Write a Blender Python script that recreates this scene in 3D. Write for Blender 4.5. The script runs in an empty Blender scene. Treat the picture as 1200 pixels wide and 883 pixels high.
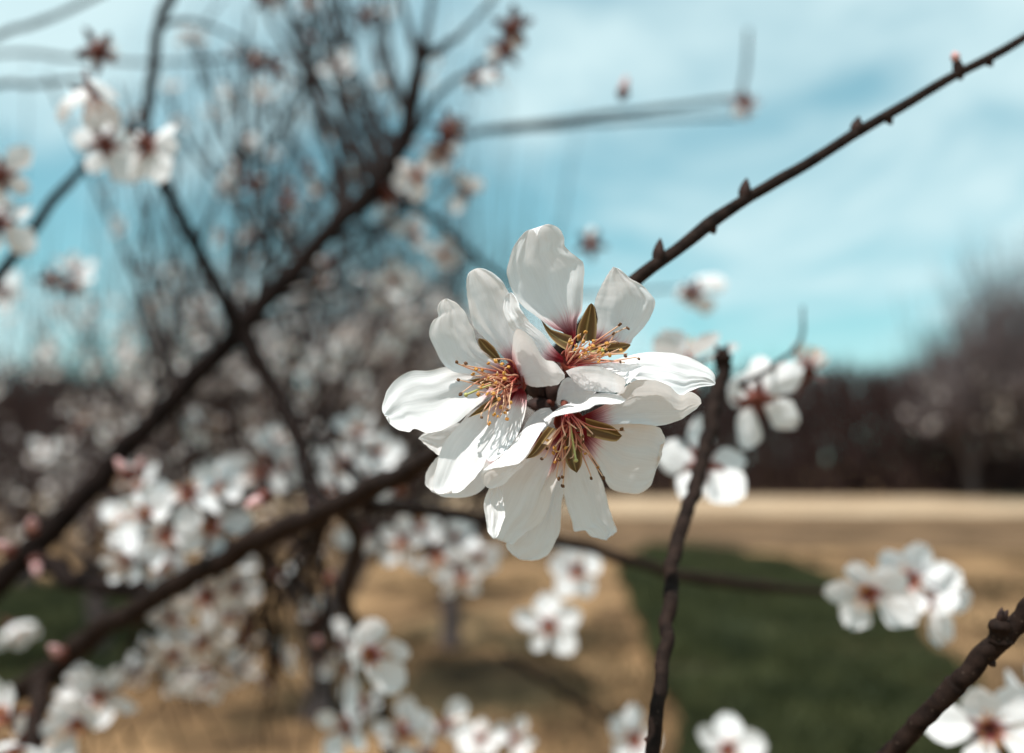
import bpy, math, random
from mathutils import Vector, Quaternion, Matrix, noise

rnd = random.Random(7)
scene = bpy.context.scene
COL = scene.collection

# ------------------------------------------------------------------ camera
FPX = 1067.0                       # focal length in photo pixels (1200 wide)
PITCH = math.radians(5.3)
CAMPOS = Vector((0.0, 0.0, 1.35))
cam_d = bpy.data.cameras.new('camera'); cam = bpy.data.objects.new('camera', cam_d); COL.objects.link(cam)
cam.location = CAMPOS
cam.rotation_euler = (math.pi / 2 + PITCH, 0, 0)
cam_d.sensor_width = 36.0
cam_d.lens = FPX / 1200.0 * 36.0
cam_d.clip_start = 0.01
cam_d.clip_end = 3000
cam_d.dof.use_dof = True
D0 = 0.22                          # distance of the sharp blossoms
cam_d.dof.focus_distance = D0
cam_d.dof.aperture_fstop = 5.7
cam_d.dof.aperture_blades = 0
scene.camera = cam

# ------------------------------------------------------------------ sky and sun
SUN_TO = Vector((-0.28, -0.32, 0.90)).normalized()       # towards the sun
sun_el = math.asin(SUN_TO.z)
sun_az = math.atan2(SUN_TO.x, SUN_TO.y)
world = bpy.data.worlds.new('World'); scene.world = world
world.use_nodes = True
wt = world.node_tree; wt.nodes.clear()
def wn(t, **k):
    n = wt.nodes.new(t)
    for a, b in k.items(): setattr(n, a, b)
    return n
w_out = wn('ShaderNodeOutputWorld'); w_bg = wn('ShaderNodeBackground'); w_bg.inputs['Strength'].default_value = 0.15
sky = wn('ShaderNodeTexSky', sky_type='NISHITA', sun_disc=False)
sky.sun_elevation = sun_el; sky.sun_rotation = sun_az
sky.air_density = 1.0; sky.dust_density = 0.0; sky.ozone_density = 1.0
tint = wn('ShaderNodeMix', data_type='RGBA', blend_type='MULTIPLY'); tint.inputs[0].default_value = 1.0
tint.inputs[7].default_value = (0.94, 1.68, 1.56, 1)
gm = wn('ShaderNodeGamma'); gm.inputs[1].default_value = 0.6
wt.links.new(sky.outputs[0], gm.inputs[0]); wt.links.new(gm.outputs[0], tint.inputs[6])
tc = wn('ShaderNodeTexCoord'); sep = wn('ShaderNodeSeparateXYZ'); wt.links.new(tc.outputs['Generated'], sep.inputs[0])
zc = wn('ShaderNodeMath', operation='MAXIMUM'); zc.inputs[1].default_value = 0.0; wt.links.new(sep.outputs[2], zc.inputs[0])
za = wn('ShaderNodeMath', operation='ADD'); za.inputs[1].default_value = 0.22; wt.links.new(zc.outputs[0], za.inputs[0])
dx = wn('ShaderNodeMath', operation='DIVIDE'); dy = wn('ShaderNodeMath', operation='DIVIDE')
wt.links.new(sep.outputs[0], dx.inputs[0]); wt.links.new(za.outputs[0], dx.inputs[1])
wt.links.new(sep.outputs[1], dy.inputs[0]); wt.links.new(za.outputs[0], dy.inputs[1])
cmb = wn('ShaderNodeCombineXYZ'); wt.links.new(dx.outputs[0], cmb.inputs[0]); wt.links.new(dy.outputs[0], cmb.inputs[1])
cmb.inputs[2].default_value = 3.1
cn = wn('ShaderNodeTexNoise'); cn.inputs['Scale'].default_value = 1.15; cn.inputs['Detail'].default_value = 5
cn.inputs['Roughness'].default_value = 0.55; cn.inputs['Distortion'].default_value = 0.5
wt.links.new(cmb.outputs[0], cn.inputs['Vector'])
cr = wn('ShaderNodeMapRange', interpolation_type='SMOOTHSTEP'); cr.inputs[1].default_value = 0.36; cr.inputs[2].default_value = 0.66
cr.inputs[3].default_value = 0.05; cr.inputs[4].default_value = 0.95
wt.links.new(cn.outputs[0], cr.inputs[0])
cmix = wn('ShaderNodeMix', data_type='RGBA'); cmix.inputs[7].default_value = (4.5, 5.75, 5.95, 1)
wt.links.new(cr.outputs[0], cmix.inputs[0]); wt.links.new(tint.outputs[2], cmix.inputs[6])
wt.links.new(cmix.outputs[2], w_bg.inputs['Color']); wt.links.new(w_bg.outputs[0], w_out.inputs[0])

sun_d = bpy.data.lights.new('sun', 'SUN'); sun_d.energy = 5.0; sun_d.angle = math.radians(0.53); sun_d.color = (1.0, 0.965, 0.92)
sun = bpy.data.objects.new('sun', sun_d); COL.objects.link(sun); sun.location = (0, 0, 30)
sun.rotation_euler = (-SUN_TO).to_track_quat('-Z', 'Y').to_euler()

scene.view_settings.view_transform = 'Standard'
scene.view_settings.look = 'None'
scene.view_settings.exposure = 0.13
scene.view_settings.gamma = 1.0
scene.view_settings.use_curve_mapping = False

# ------------------------------------------------------------------ placing helpers
AX_R = Vector((1, 0, 0)); AX_F = Vector((0, math.cos(PITCH), math.sin(PITCH))); AX_U = Vector((0, -math.sin(PITCH), math.cos(PITCH)))
def at(px, py, d):
    return CAMPOS + AX_R * ((px - 600) / FPX * d) + AX_U * (-(py - 441.5) / FPX * d) + AX_F * d
def ground_at(px, py):
    v = at(px, py, 1.0) - CAMPOS
    return CAMPOS + v * (-CAMPOS.z / v.z)
def facing(fx, fy, fz):            # x right, y up, z towards the viewer
    return (AX_R * fx + AX_U * fy - AX_F * fz).normalized()

# ------------------------------------------------------------------ materials
def new_mat(name):
    m = bpy.data.materials.new(name); m.use_nodes = True
    nt = m.node_tree; nt.nodes.clear()
    out = nt.nodes.new('ShaderNodeOutputMaterial')
    return m, nt, out
def N(nt, t, **k):
    n = nt.nodes.new(t)
    for a, b in k.items(): setattr(n, a, b)
    return n
def ramp(nt, fac, stops):
    r = N(nt, 'ShaderNodeValToRGB'); els = r.color_ramp.elements
    while len(els) < len(stops): els.new(0.5)
    for e, (p, c) in zip(els, stops): e.position = p; e.color = (*c, 1)
    nt.links.new(fac, r.inputs[0]); return r.outputs[0]

def petal_material(name, pink=True, p0=0.14, p1=0.43):
    m, nt, out = new_mat(name)
    uv = N(nt, 'ShaderNodeUVMap'); sp = N(nt, 'ShaderNodeSeparateXYZ'); nt.links.new(uv.outputs[0], sp.inputs[0])
    # veins run from the claw to the rim
    mp = N(nt, 'ShaderNodeMapping'); mp.inputs['Scale'].default_value = (2.0, 38, 1); nt.links.new(uv.outputs[0], mp.inputs[0])
    oi = N(nt, 'ShaderNodeObjectInfo')
    nz = N(nt, 'ShaderNodeTexNoise', noise_dimensions='4D'); nz.inputs['Scale'].default_value = 1.0; nz.inputs['Detail'].default_value = 3
    mw = N(nt, 'ShaderNodeMath', operation='MULTIPLY'); mw.inputs[1].default_value = 40; nt.links.new(oi.outputs['Random'], mw.inputs[0])
    nt.links.new(mw.outputs[0], nz.inputs['W']); nt.links.new(mp.outputs[0], nz.inputs['Vector'])
    nb = N(nt, 'ShaderNodeTexNoise', noise_dimensions='4D'); nb.inputs['Scale'].default_value = 7.0; nb.inputs['Detail'].default_value = 4
    nt.links.new(mw.outputs[0], nb.inputs['W']); nt.links.new(uv.outputs[0], nb.inputs['Vector'])
    white = ramp(nt, nz.outputs[0], [(0.30, (0.845, 0.84, 0.84)), (0.62, (0.89, 0.885, 0.885))])
    if pink:
        ad = N(nt, 'ShaderNodeMath', operation='MULTIPLY_ADD'); ad.inputs[1].default_value = 0.16; nt.links.new(nz.outputs[0], ad.inputs[0]); nt.links.new(sp.outputs[0], ad.inputs[2])
        f = N(nt, 'ShaderNodeMapRange', interpolation_type='SMOOTHSTEP'); f.inputs[1].default_value = p0; f.inputs[2].default_value = p1
        nt.links.new(ad.outputs[0], f.inputs[0])
        pk = ramp(nt, f.outputs[0], [(0.0, (0.20, 0.012, 0.018)), (0.30, (0.40, 0.035, 0.055)), (0.50, (0.70, 0.26, 0.28)), (0.75, (0.86, 0.68, 0.65)), (1.0, (0.89, 0.88, 0.87))])
        mx = N(nt, 'ShaderNodeMix', data_type='RGBA'); nt.links.new(f.outputs[0], mx.inputs[0]); nt.links.new(pk, mx.inputs[6]); nt.links.new(white, mx.inputs[7])
        col = mx.outputs[2]
    else: col = white
    e1 = N(nt, 'ShaderNodeMath', operation='SUBTRACT'); e1.inputs[1].default_value = 0.5; nt.links.new(sp.outputs[1], e1.inputs[0])
    e2 = N(nt, 'ShaderNodeMath', operation='ABSOLUTE'); nt.links.new(e1.outputs[0], e2.inputs[0])
    e3 = N(nt, 'ShaderNodeMath', operation='MULTIPLY_ADD'); e3.inputs[1].default_value = 0.07; nt.links.new(nb.outputs[0], e3.inputs[0]); nt.links.new(e2.outputs[0], e3.inputs[2])
    e4 = N(nt, 'ShaderNodeMapRange', interpolation_type='SMOOTHSTEP'); e4.inputs[1].default_value = 0.508; e4.inputs[2].default_value = 0.555; e4.inputs[4].default_value = 0.5
    nt.links.new(e3.outputs[0], e4.inputs[0])
    em = N(nt, 'ShaderNodeMix', data_type='RGBA'); em.inputs[7].default_value = (0.60, 0.50, 0.40, 1); nt.links.new(e4.outputs[0], em.inputs[0]); nt.links.new(col, em.inputs[6]); col = em.outputs[2]
    bmp = N(nt, 'ShaderNodeBump'); bmp.inputs['Strength'].default_value = 0.15; bmp.inputs['Distance'].default_value = 0.0006
    sm = N(nt, 'ShaderNodeMath', operation='MULTIPLY_ADD'); sm.inputs[1].default_value = 0.8
    nt.links.new(nb.outputs[0], sm.inputs[0]); nt.links.new(nz.outputs[0], sm.inputs[2]); nt.links.new(sm.outputs[0], bmp.inputs['Height'])
    pb = N(nt, 'ShaderNodeBsdfPrincipled'); pb.inputs['Roughness'].default_value = 0.7; pb.inputs['Specular IOR Level'].default_value = 0.18
    nt.links.new(col, pb.inputs['Base Color']); nt.links.new(bmp.outputs[0], pb.inputs['Normal'])
    tl = N(nt, 'ShaderNodeBsdfTranslucent'); nt.links.new(col, tl.inputs[0]); nt.links.new(bmp.outputs[0], tl.inputs['Normal'])
    ms = N(nt, 'ShaderNodeMixShader'); ms.inputs[0].default_value = 0.33
    nt.links.new(pb.outputs[0], ms.inputs[1]); nt.links.new(tl.outputs[0], ms.inputs[2]); nt.links.new(ms.outputs[0], out.inputs[0])
    return m

def noise_material(name, c1, c2, scale, rough=0.8, bump=0.4, dist=0.001, stretch=(1, 1, 1), detail=5, spec=0.25, transl=0.0, spots=None):
    m, nt, out = new_mat(name)
    t = N(nt, 'ShaderNodeTexCoord'); mp = N(nt, 'ShaderNodeMapping'); mp.inputs['Scale'].default_value = stretch
    nt.links.new(t.outputs['Object'], mp.inputs[0])
    nz = N(nt, 'ShaderNodeTexNoise'); nz.inputs['Scale'].default_value = scale; nz.inputs['Detail'].default_value = detail; nz.inputs['Roughness'].default_value = 0.65
    nt.links.new(mp.outputs[0], nz.inputs['Vector'])
    col = ramp(nt, nz.outputs[0], [(0.32, c1), (0.68, c2)])
    if spots:                       # pale lenticels and scraps of grey skin
        vz = N(nt, 'ShaderNodeTexVoronoi'); vz.inputs['Scale'].default_value = spots; nt.links.new(mp.outputs[0], vz.inputs['Vector'])
        vr = N(nt, 'ShaderNodeMapRange'); vr.inputs[1].default_value = 0.06; vr.inputs[2].default_value = 0.20; vr.inputs[3].default_value = 0.4; vr.inputs[4].default_value = 0.0
        nt.links.new(vz.outputs['Distance'], vr.inputs[0])
        vm = N(nt, 'ShaderNodeMix', data_type='RGBA'); vm.inputs[7].default_value = (0.11, 0.078, 0.06, 1)
        nt.links.new(vr.outputs[0], vm.inputs[0]); nt.links.new(col, vm.inputs[6]); col = vm.outputs[2]
    bmp = N(nt, 'ShaderNodeBump'); bmp.inputs['Strength'].default_value = bump; bmp.inputs['Distance'].default_value = dist; nt.links.new(nz.outputs[0], bmp.inputs['Height'])
    pb = N(nt, 'ShaderNodeBsdfPrincipled'); pb.inputs['Roughness'].default_value = rough; pb.inputs['Specular IOR Level'].default_value = spec
    nt.links.new(col, pb.inputs['Base Color']); nt.links.new(bmp.outputs[0], pb.inputs['Normal'])
    if transl > 0:
        tl = N(nt, 'ShaderNodeBsdfTranslucent'); nt.links.new(col, tl.inputs[0])
        ms = N(nt, 'ShaderNodeMixShader'); ms.inputs[0].default_value = transl
        nt.links.new(pb.outputs[0], ms.inputs[1]); nt.links.new(tl.outputs[0], ms.inputs[2]); nt.links.new(ms.outputs[0], out.inputs[0])
    else: nt.links.new(pb.outputs[0], out.inputs[0])
    return m

def uv_ramp_material(name, stops, axis=0, rough=0.5, noise_amt=0.1, scale=(3, 30, 1), transl=0.0):
    m, nt, out = new_mat(name)
    uv = N(nt, 'ShaderNodeUVMap'); sp = N(nt, 'ShaderNodeSeparateXYZ'); nt.links.new(uv.outputs[0], sp.inputs[0])
    mp = N(nt, 'ShaderNodeMapping'); mp.inputs['Scale'].default_value = scale; nt.links.new(uv.outputs[0], mp.inputs[0])
    nz = N(nt, 'ShaderNodeTexNoise'); nz.inputs['Scale'].default_value = 1; nt.links.new(mp.outputs[0], nz.inputs['Vector'])
    ad = N(nt, 'ShaderNodeMath', operation='MULTIPLY_ADD'); ad.inputs[1].default_value = noise_amt
    nt.links.new(nz.outputs[0], ad.inputs[0]); nt.links.new(sp.outputs[axis], ad.inputs[2])
    col = ramp(nt, ad.outputs[0], stops)
    pb = N(nt, 'ShaderNodeBsdfPrincipled'); pb.inputs['Roughness'].default_value = rough; pb.inputs['Specular IOR Level'].default_value = 0.35
    nt.links.new(col, pb.inputs['Base Color'])
    tl = N(nt, 'ShaderNodeBsdfTranslucent'); nt.links.new(col, tl.inputs[0])
    ms = N(nt, 'ShaderNodeMixShader'); ms.inputs[0].default_value = transl
    nt.links.new(pb.outputs[0], ms.inputs[1]); nt.links.new(tl.outputs[0], ms.inputs[2]); nt.links.new(ms.outputs[0], out.inputs[0])
    return m

M_PETAL = petal_material('petal_white_pink_base', True)
M_PETAL_SOFT = petal_material('petal_white_small_pink_base', True, 0.10, 0.30)
M_PETAL_PLAIN = petal_material('petal_white', False)
M_SEPAL = uv_ramp_material('sepal_striped_olive', [(0.05, (0.46, 0.34, 0.15)), (0.17, (0.16, 0.085, 0.03)), (0.42, (0.13, 0.085, 0.025)), (0.50, (0.42, 0.30, 0.12)), (0.58, (0.12, 0.075, 0.025)), (0.86, (0.16, 0.085, 0.03)), (0.98, (0.46, 0.32, 0.14))], axis=1, rough=0.45, noise_amt=0.06, transl=0.2)
M_FILAMENT = uv_ramp_material('filament_pink_to_cream', [(0.0, (0.30, 0.015, 0.02)), (0.3, (0.55, 0.12, 0.09)), (0.65, (0.78, 0.42, 0.27)), (1.0, (0.84, 0.62, 0.42))], axis=0, rough=0.4, noise_amt=0.02, transl=0.25)
M_ANTHER = noise_material('anther_golden', (0.34, 0.12, 0.02), (0.70, 0.38, 0.09), 900, 0.6, 0.3, 0.0002)
M_ANTHER_DARK = noise_material('anther_brown', (0.06, 0.022, 0.012), (0.20, 0.09, 0.03), 900, 0.6, 0.3, 0.0002)
M_PISTIL = noise_material('pistil_green', (0.34, 0.36, 0.10), (0.55, 0.52, 0.22), 500, 0.5, 0.2, 0.0002)
M_CUP = noise_material('cup_crimson', (0.13, 0.016, 0.012), (0.26, 0.05, 0.026), 400, 0.45, 0.2, 0.0002)
M_CALYX = noise_material('calyx_red_brown', (0.06, 0.016, 0.012), (0.16, 0.042, 0.026), 260, 0.55, 0.3, 0.0002)
M_BUD = noise_material('bud_pink', (0.62, 0.30, 0.30), (0.84, 0.60, 0.57), 200, 0.5, 0.2, 0.0003, transl=0.2)
M_BUDSCALE = noise_material('bud_scale_brown', (0.014, 0.007, 0.006), (0.055, 0.026, 0.02), 420, 0.75, 0.6, 0.0004)
M_BARK = noise_material('bark_dark_young', (0.007, 0.0042, 0.0034), (0.028, 0.016, 0.012), 230, 0.75, 0.6, 0.0006, (1, 1, 1), 6, 0.08, spots=420)
M_BARK_OLD = noise_material('bark_dark_old', (0.007, 0.0047, 0.0042), (0.022, 0.014, 0.012), 70, 0.85, 0.8, 0.002, (1, 1, 1), 6, 0.06)
M_BARK_FAR = noise_material('bark_grey_brown', (0.05, 0.036, 0.033), (0.13, 0.10, 0.095), 18, 0.9, 0.6, 0.01)
M_TWIG_FAR = noise_material('twig_purple_brown', (0.028, 0.014, 0.013), (0.066, 0.037, 0.033), 2, 0.9, 0.1, 0.01)
M_TWIG_PALE = noise_material('twig_grey', (0.070, 0.052, 0.053), (0.14, 0.11, 0.11), 2, 0.9, 0.1, 0.01)
M_BLOOM_FAR = noise_material('blossom_far_white', (0.62, 0.52, 0.48), (0.86, 0.80, 0.76), 5, 0.7, 0.1, 0.01, transl=0.3)
M_GRASS = noise_material('grass_dark_green', (0.012, 0.020, 0.006), (0.075, 0.080, 0.028), 2.2, 0.7, 0.1, 0.01, transl=0.2)

M_WEED = noise_material('weed_brown', (0.035, 0.024, 0.012), (0.13, 0.085, 0.040), 3, 0.9, 0.1, 0.01)

# ------------------------------------------------------------------ mesh helpers
def mesh_obj(name, verts, faces, mat, parent=None, uvs=None, smooth=True):
    me = bpy.data.meshes.new(name)
    me.from_pydata([tuple(v) for v in verts], [], faces)
    if uvs is not None:
        ul = me.uv_layers.new(name='UVMap')
        li = [0] * len(me.loops); me.loops.foreach_get('vertex_index', li)
        buf = []
        for i in li: buf.extend(uvs[i])
        ul.data.foreach_set('uv', buf)
    if smooth: me.polygons.foreach_set('use_smooth', [True] * len(me.polygons))
    me.materials.append(mat)
    o = bpy.data.objects.new(name, me); COL.objects.link(o)
    if parent is not None: o.parent = parent
    return o
def tag(o, label, cat, group=None):
    o['label'] = label; o['category'] = cat
    if group: o['group'] = group
    return o
def empty(name, loc):
    o = bpy.data.objects.new(name, None); COL.objects.link(o); o.location = loc; o.empty_display_size = 0.01
    return o

def catmull(pts, n):
    """resample a list of equal-length tuples at n points, even in arc length (first 2-3 comps)"""
    k = len(pts); dim = len(pts[0])
    if k == 2: dense = [tuple(pts[0][c] + (pts[1][c] - pts[0][c]) * i / 30 for c in range(dim)) for i in range(31)]
    else:
        dense = []
        for i in range(k - 1):
            p0 = pts[i - 1] if i > 0 else tuple(2 * pts[0][c] - pts[1][c] for c in range(dim))
            p1, p2 = pts[i], pts[i + 1]
            p3 = pts[i + 2] if i + 2 < k else tuple(2 * pts[k - 1][c] - pts[k - 2][c] for c in range(dim))
            for j in range(12):
                t = j / 12.0; t2 = t * t; t3 = t2 * t
                dense.append(tuple(0.5 * (2 * p1[c] + (p2[c] - p0[c]) * t + (2 * p0[c] - 5 * p1[c] + 4 * p2[c] - p3[c]) * t2 + (3 * p1[c] - p0[c] - 3 * p2[c] + p3[c]) * t3) for c in range(dim)))
        dense.append(tuple(pts[-1]))
    m = min(3, dim); acc = [0.0]
    for a, b in zip(dense, dense[1:]): acc.append(acc[-1] + math.sqrt(sum((a[c] - b[c]) ** 2 for c in range(m))))
    tot = acc[-1] or 1.0; out = []; j = 0
    for i in range(n):
        s = tot * i / (n - 1)
        while j < len(acc) - 2 and acc[j + 1] < s: j += 1
        seg = acc[j + 1] - acc[j]; t = (s - acc[j]) / seg if seg > 1e-12 else 0.0
        out.append(tuple(dense[j][c] + (dense[j + 1][c] - dense[j][c]) * t for c in range(dim)))
    return out

def tube_data(pts, sides=8, knob=0.0, seed=0, cap=True):
    """pts: list of (x,y,z,r). returns verts, faces, uvs"""
    V, Fc, U = [], [], []
    n = len(pts); prev = None
    for i, p in enumerate(pts):
        c = Vector(p[:3]); a = Vector(pts[max(i - 1, 0)][:3]); b = Vector(pts[min(i + 1, n - 1)][:3])
        t = (b - a)
        t = t.normalized() if t.length > 1e-9 else Vector((0, 0, 1))
        if prev is None:
            prev = t.orthogonal().normalized()
        prev = (prev - t * prev.dot(t)); prev = prev.normalized() if prev.length > 1e-6 else t.orthogonal().normalized()
        bi = t.cross(prev)
        for s in range(sides):
            an = 2 * math.pi * s / sides
            r = p[3]
            if knob: r *= 1 + knob * noise.noise(Vector((math.cos(an) * 1.3 + seed, math.sin(an) * 1.3, i * 0.45)))
            V.append(c + (prev * math.cos(an) + bi * math.sin(an)) * r); U.append((i / (n - 1), s / sides))
        if i:
            o = (i - 1) * sides
            for s in range(sides):
                s2 = (s + 1) % sides
                Fc.append((o + s, o + s2, o + sides + s2, o + sides + s))
    if cap:
        Fc.append(tuple(range(sides - 1, -1, -1))); Fc.append(tuple((n - 1) * sides + s for s in range(sides)))
    return V, Fc, U
class Acc:
    def __init__(s): s.V, s.F, s.U = [], [], []
    def add(s, d):
        o = len(s.V); s.V.extend(d[0]); s.F.extend(tuple(i + o for i in f) for f in d[1]); s.U.extend(d[2] if len(d) > 2 and d[2] else [(0, 0)] * len(d[0]))
    def obj(s, name, mat, parent=None): return mesh_obj(name, s.V, s.F, mat, parent, s.U)

def ellipsoid_data(center, axis, length, radius, nu=8, nv=8, sharp=0.0, lobes=0, base=0.0):
    """spindle along axis. sharp>0 tapers to a point"""
    axis = axis.normalized(); x = axis.orthogonal().normalized(); y = axis.cross(x)
    V, Fc, U = [], [], []
    for i in range(nu + 1):
        t = i / nu; r = radius * (math.sin(math.pi * (0.03 + 0.94 * t)) ** (0.75)) * (1 - sharp * t)
        if base and t < 0.3: r = max(r, radius * base)
        for j in range(nv):
            an = 2 * math.pi * j / nv
            rr = r * (1 + (0.18 * math.cos(lobes * an) if lobes else 0))
            V.append(center + axis * (t - 0.5) * length + (x * math.cos(an) + y * math.sin(an)) * rr); U.append((t, j / nv))
    for i in range(nu):
        for j in range(nv):
            j2 = (j + 1) % nv
            Fc.append((i * nv + j, i * nv + j2, (i + 1) * nv + j2, (i + 1) * nv + j))
    Fc.append(tuple(range(nv - 1, -1, -1))); Fc.append(tuple(nu * nv + j for j in range(nv)))
    return V, Fc, U

# ------------------------------------------------------------------ ground
def sheet(name, pts, z, mat):
    return mesh_obj(name, [(p[0], p[1], z) for p in pts], [tuple(range(len(pts)))], mat, smooth=False)
def soil_material(name, c1, c2, c3, scale):
    m, nt, out = new_mat(name)
    t = N(nt, 'ShaderNodeTexCoord')
    a = N(nt, 'ShaderNodeTexNoise'); a.inputs['Scale'].default_value = scale; a.inputs['Detail'].default_value = 8; a.inputs['Roughness'].default_value = 0.62
    b = N(nt, 'ShaderNodeTexNoise'); b.inputs['Scale'].default_value = scale * 14; b.inputs['Detail'].default_value = 6; b.inputs['Roughness'].default_value = 0.7
    nt.links.new(t.outputs['Object'], a.inputs[0]); nt.links.new(t.outputs['Object'], b.inputs[0])
    ca = ramp(nt, a.outputs[0], [(0.40, c1), (0.52, c2), (0.64, c3)])
    cb = ramp(nt, b.outputs[0], [(0.32, (0.42, 0.40, 0.38)), (0.62, (1.08, 1.05, 1.0))])
    mx = N(nt, 'ShaderNodeMix', data_type='RGBA', blend_type='MULTIPLY'); mx.inputs[0].default_value = 0.8
    nt.links.new(ca, mx.inputs[6]); nt.links.new(cb, mx.inputs[7])
    bp = N(nt, 'ShaderNodeBump'); bp.inputs['Strength'].default_value = 0.6; bp.inputs['Distance'].default_value = 0.03; nt.links.new(b.outputs[0], bp.inputs['Height'])
    pb = N(nt, 'ShaderNodeBsdfPrincipled'); pb.inputs['Roughness'].default_value = 0.95; pb.inputs['Specular IOR Level'].default_value = 0.1
    nt.links.new(mx.outputs[2], pb.inputs['Base Color']); nt.links.new(bp.outputs[0], pb.inputs['Normal']); nt.links.new(pb.outputs[0], out.inputs[0])
    return m
M_SOIL = soil_material('soil_ochre', (0.095, 0.056, 0.030), (0.28, 0.168, 0.086), (0.43, 0.272, 0.145), 0.9)
M_SOIL_DARK = soil_material('soil_tilled_brown', (0.10, 0.062, 0.036), (0.17, 0.105, 0.06), (0.24, 0.15, 0.085), 0.5)
M_TRACK = soil_material('track_pale_sand', (0.40, 0.28, 0.18), (0.50, 0.37, 0.25), (0.58, 0.45, 0.32), 0.3)
M_SOD = soil_material('sod_dark', (0.022, 0.028, 0.012), (0.035, 0.040, 0.016), (0.06, 0.05, 0.025), 0.9)

# gently uneven near ground, one sheet out to the horizon
gv, gf = [], []
xs = [-900, -400, -150, -60, -30] + [-20 + i * 0.8 for i in range(51)] + [30, 60, 150, 400, 900]
ys = [-400, -100, -30, -10] + [-6 + i * 0.7 for i in range(40)] + [24, 30, 42, 60, 120, 300, 900, 1800]
for y in ys:
    for x in xs:
        k = 1.0 if (abs(x) < 21 and 1 < y < 14) else 0.0
        gv.append((x, y, -0.03 * k + 0.03 * k * noise.noise(Vector((x * 0.7, y * 0.7, 1)))))
W = len(xs)
for j in range(len(ys) - 1):
    for i in range(W - 1): gf.append((j * W + i, j * W + i + 1, (j + 1) * W + i + 1, (j + 1) * W + i))
g = mesh_obj('ground', gv, gf, M_SOIL); g['kind'] = 'structure'

def wavy(y0, amp, seed, x0=-120, x1=120, n=121):
    return [(x0 + (x1 - x0) * i / (n - 1), y0 + amp * noise.noise(Vector(((x0 + (x1 - x0) * i / (n - 1)) * 0.18, seed, 0)))) for i in range(n)]
def band(name, ya, yb, amp, z, mat, seed):
    a = wavy(ya, amp, seed); b = wavy(yb, amp, seed + 5); n = len(a)
    o = mesh_obj(name, [(x, y, z) for x, y in a] + [(x, y, z) for x, y in b], [(i, i + 1, n + i + 1, n + i) for i in range(n - 1)], mat, smooth=False)
    o['kind'] = 'structure'; return o
band('tilled_field', 14.0, 24.2, 1.6, 0.008, M_SOIL_DARK, 3)
band('dirt_track', 23.0, 34.2, 1.2, 0.014, M_TRACK, 9)

# grass patches: sod plus blades
def grass_patch(poly, nblades, seed, label):
    r = random.Random(seed)
    P = [(p.x, p.y) for p in (ground_at(*q) for q in poly)]
    dense = catmull([p for p in P] + [P[0]], 60)[:-1]
    dense = [(x + 0.14 * noise.noise(Vector((x * 1.7, y * 1.7, seed))), y + 0.3 * noise.noise(Vector((x * 1.7, y * 1.7, seed + 9)))) for x, y in dense]
    sod = sheet('sod', dense, 0.012, M_SOD); sod['kind'] = 'structure'
    def inside(x, y):
        c = False; n = len(dense); j = n - 1
        for i in range(n):
            xi, yi = dense[i]; xj, yj = dense[j]
            if (yi > y) != (yj > y) and x < (xj - xi) * (y - yi) / (yj - yi) + xi: c = not c
            j = i
        return c
    x0 = min(p[0] for p in dense); x1 = max(p[0] for p in dense); y0 = min(p[1] for p in dense); y1 = max(p[1] for p in dense)
    V, Fc = [], []; k = 0
    for _ in range(nblades * 4):
        x = r.uniform(x0, x1); y = r.uniform(y0, y1)
        if not inside(x, y): continue
        dens = 0.55 + 0.9 * noise.noise(Vector((x * 1.3, y * 1.3, seed)))
        if r.random() > dens: continue
        h = r.uniform(0.03, 0.10) * (0.7 + 0.5 * dens); a = r.uniform(0, 6.283); w = r.uniform(0.004, 0.009); lean = r.uniform(0.1, 0.9) * h
        b = r.uniform(0, 6.283); o = len(V)
        V += [(x - math.cos(a) * w, y - math.sin(a) * w, 0.0), (x + math.cos(a) * w, y + math.sin(a) * w, 0.0),
              (x + math.cos(b) * lean * 0.4 - math.cos(a) * w * .6, y + math.sin(b) * lean * 0.4 - math.sin(a) * w * .6, h * .6), (x + math.cos(b) * lean * 0.4 + math.cos(a) * w * .6, y + math.sin(b) * lean * 0.4 + math.sin(a) * w * .6, h * .6),
              (x + math.cos(b) * lean, y + math.sin(b) * lean, h)]
        Fc += [(o, o + 1, o + 3, o + 2), (o + 2, o + 3, o + 4)]; k += 1
        if k >= nblades: break
    o = mesh_obj('grass', V, Fc, M_GRASS); o['kind'] = 'stuff'; tag(o, label, 'grass')
grass_patch([(722, 660), (770, 640), (850, 646), (930, 662), (1010, 694), (1085, 745), (1150, 812), (1185, 930), (830, 950), (795, 870), (745, 730)], 60000, 4, 'dark green grass patch in the ochre soil behind the upright twig')
grass_patch([(-160, 700), (-40, 688), (80, 690), (190, 705), (175, 760), (120, 795), (0, 800), (-140, 790)], 30000, 8, 'dark green grass patch behind the thick lower limb')

def dry_weeds():
    r = random.Random(61); V, Fc = [], []
    for _ in range(90000):
        x = r.uniform(-7, 8); y = r.uniform(3.2, 17)
        if noise.noise(Vector((x * .9, y * .55, 5))) + .45 * noise.noise(Vector((x * 3.1, y * 2.2, 2))) < .20 + r.uniform(-.15, .2): continue
        h = r.uniform(.02, .09); a = r.uniform(0, 6.283); w = r.uniform(.004, .010); l = h * r.uniform(.2, 1.6); b = r.uniform(0, 6.283); o = len(V)
        V += [(x - math.cos(a) * w, y - math.sin(a) * w, -.02), (x + math.cos(a) * w, y + math.sin(a) * w, -.02), (x + math.cos(b) * l, y + math.sin(b) * l, h)]; Fc.append((o, o + 1, o + 2))
    o = mesh_obj('dry_weeds', V, Fc, M_WEED); o['kind'] = 'stuff'
    tag(o, 'sparse brown weeds and straw scattered over the ochre soil', 'weeds')
dry_weeds()

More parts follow.
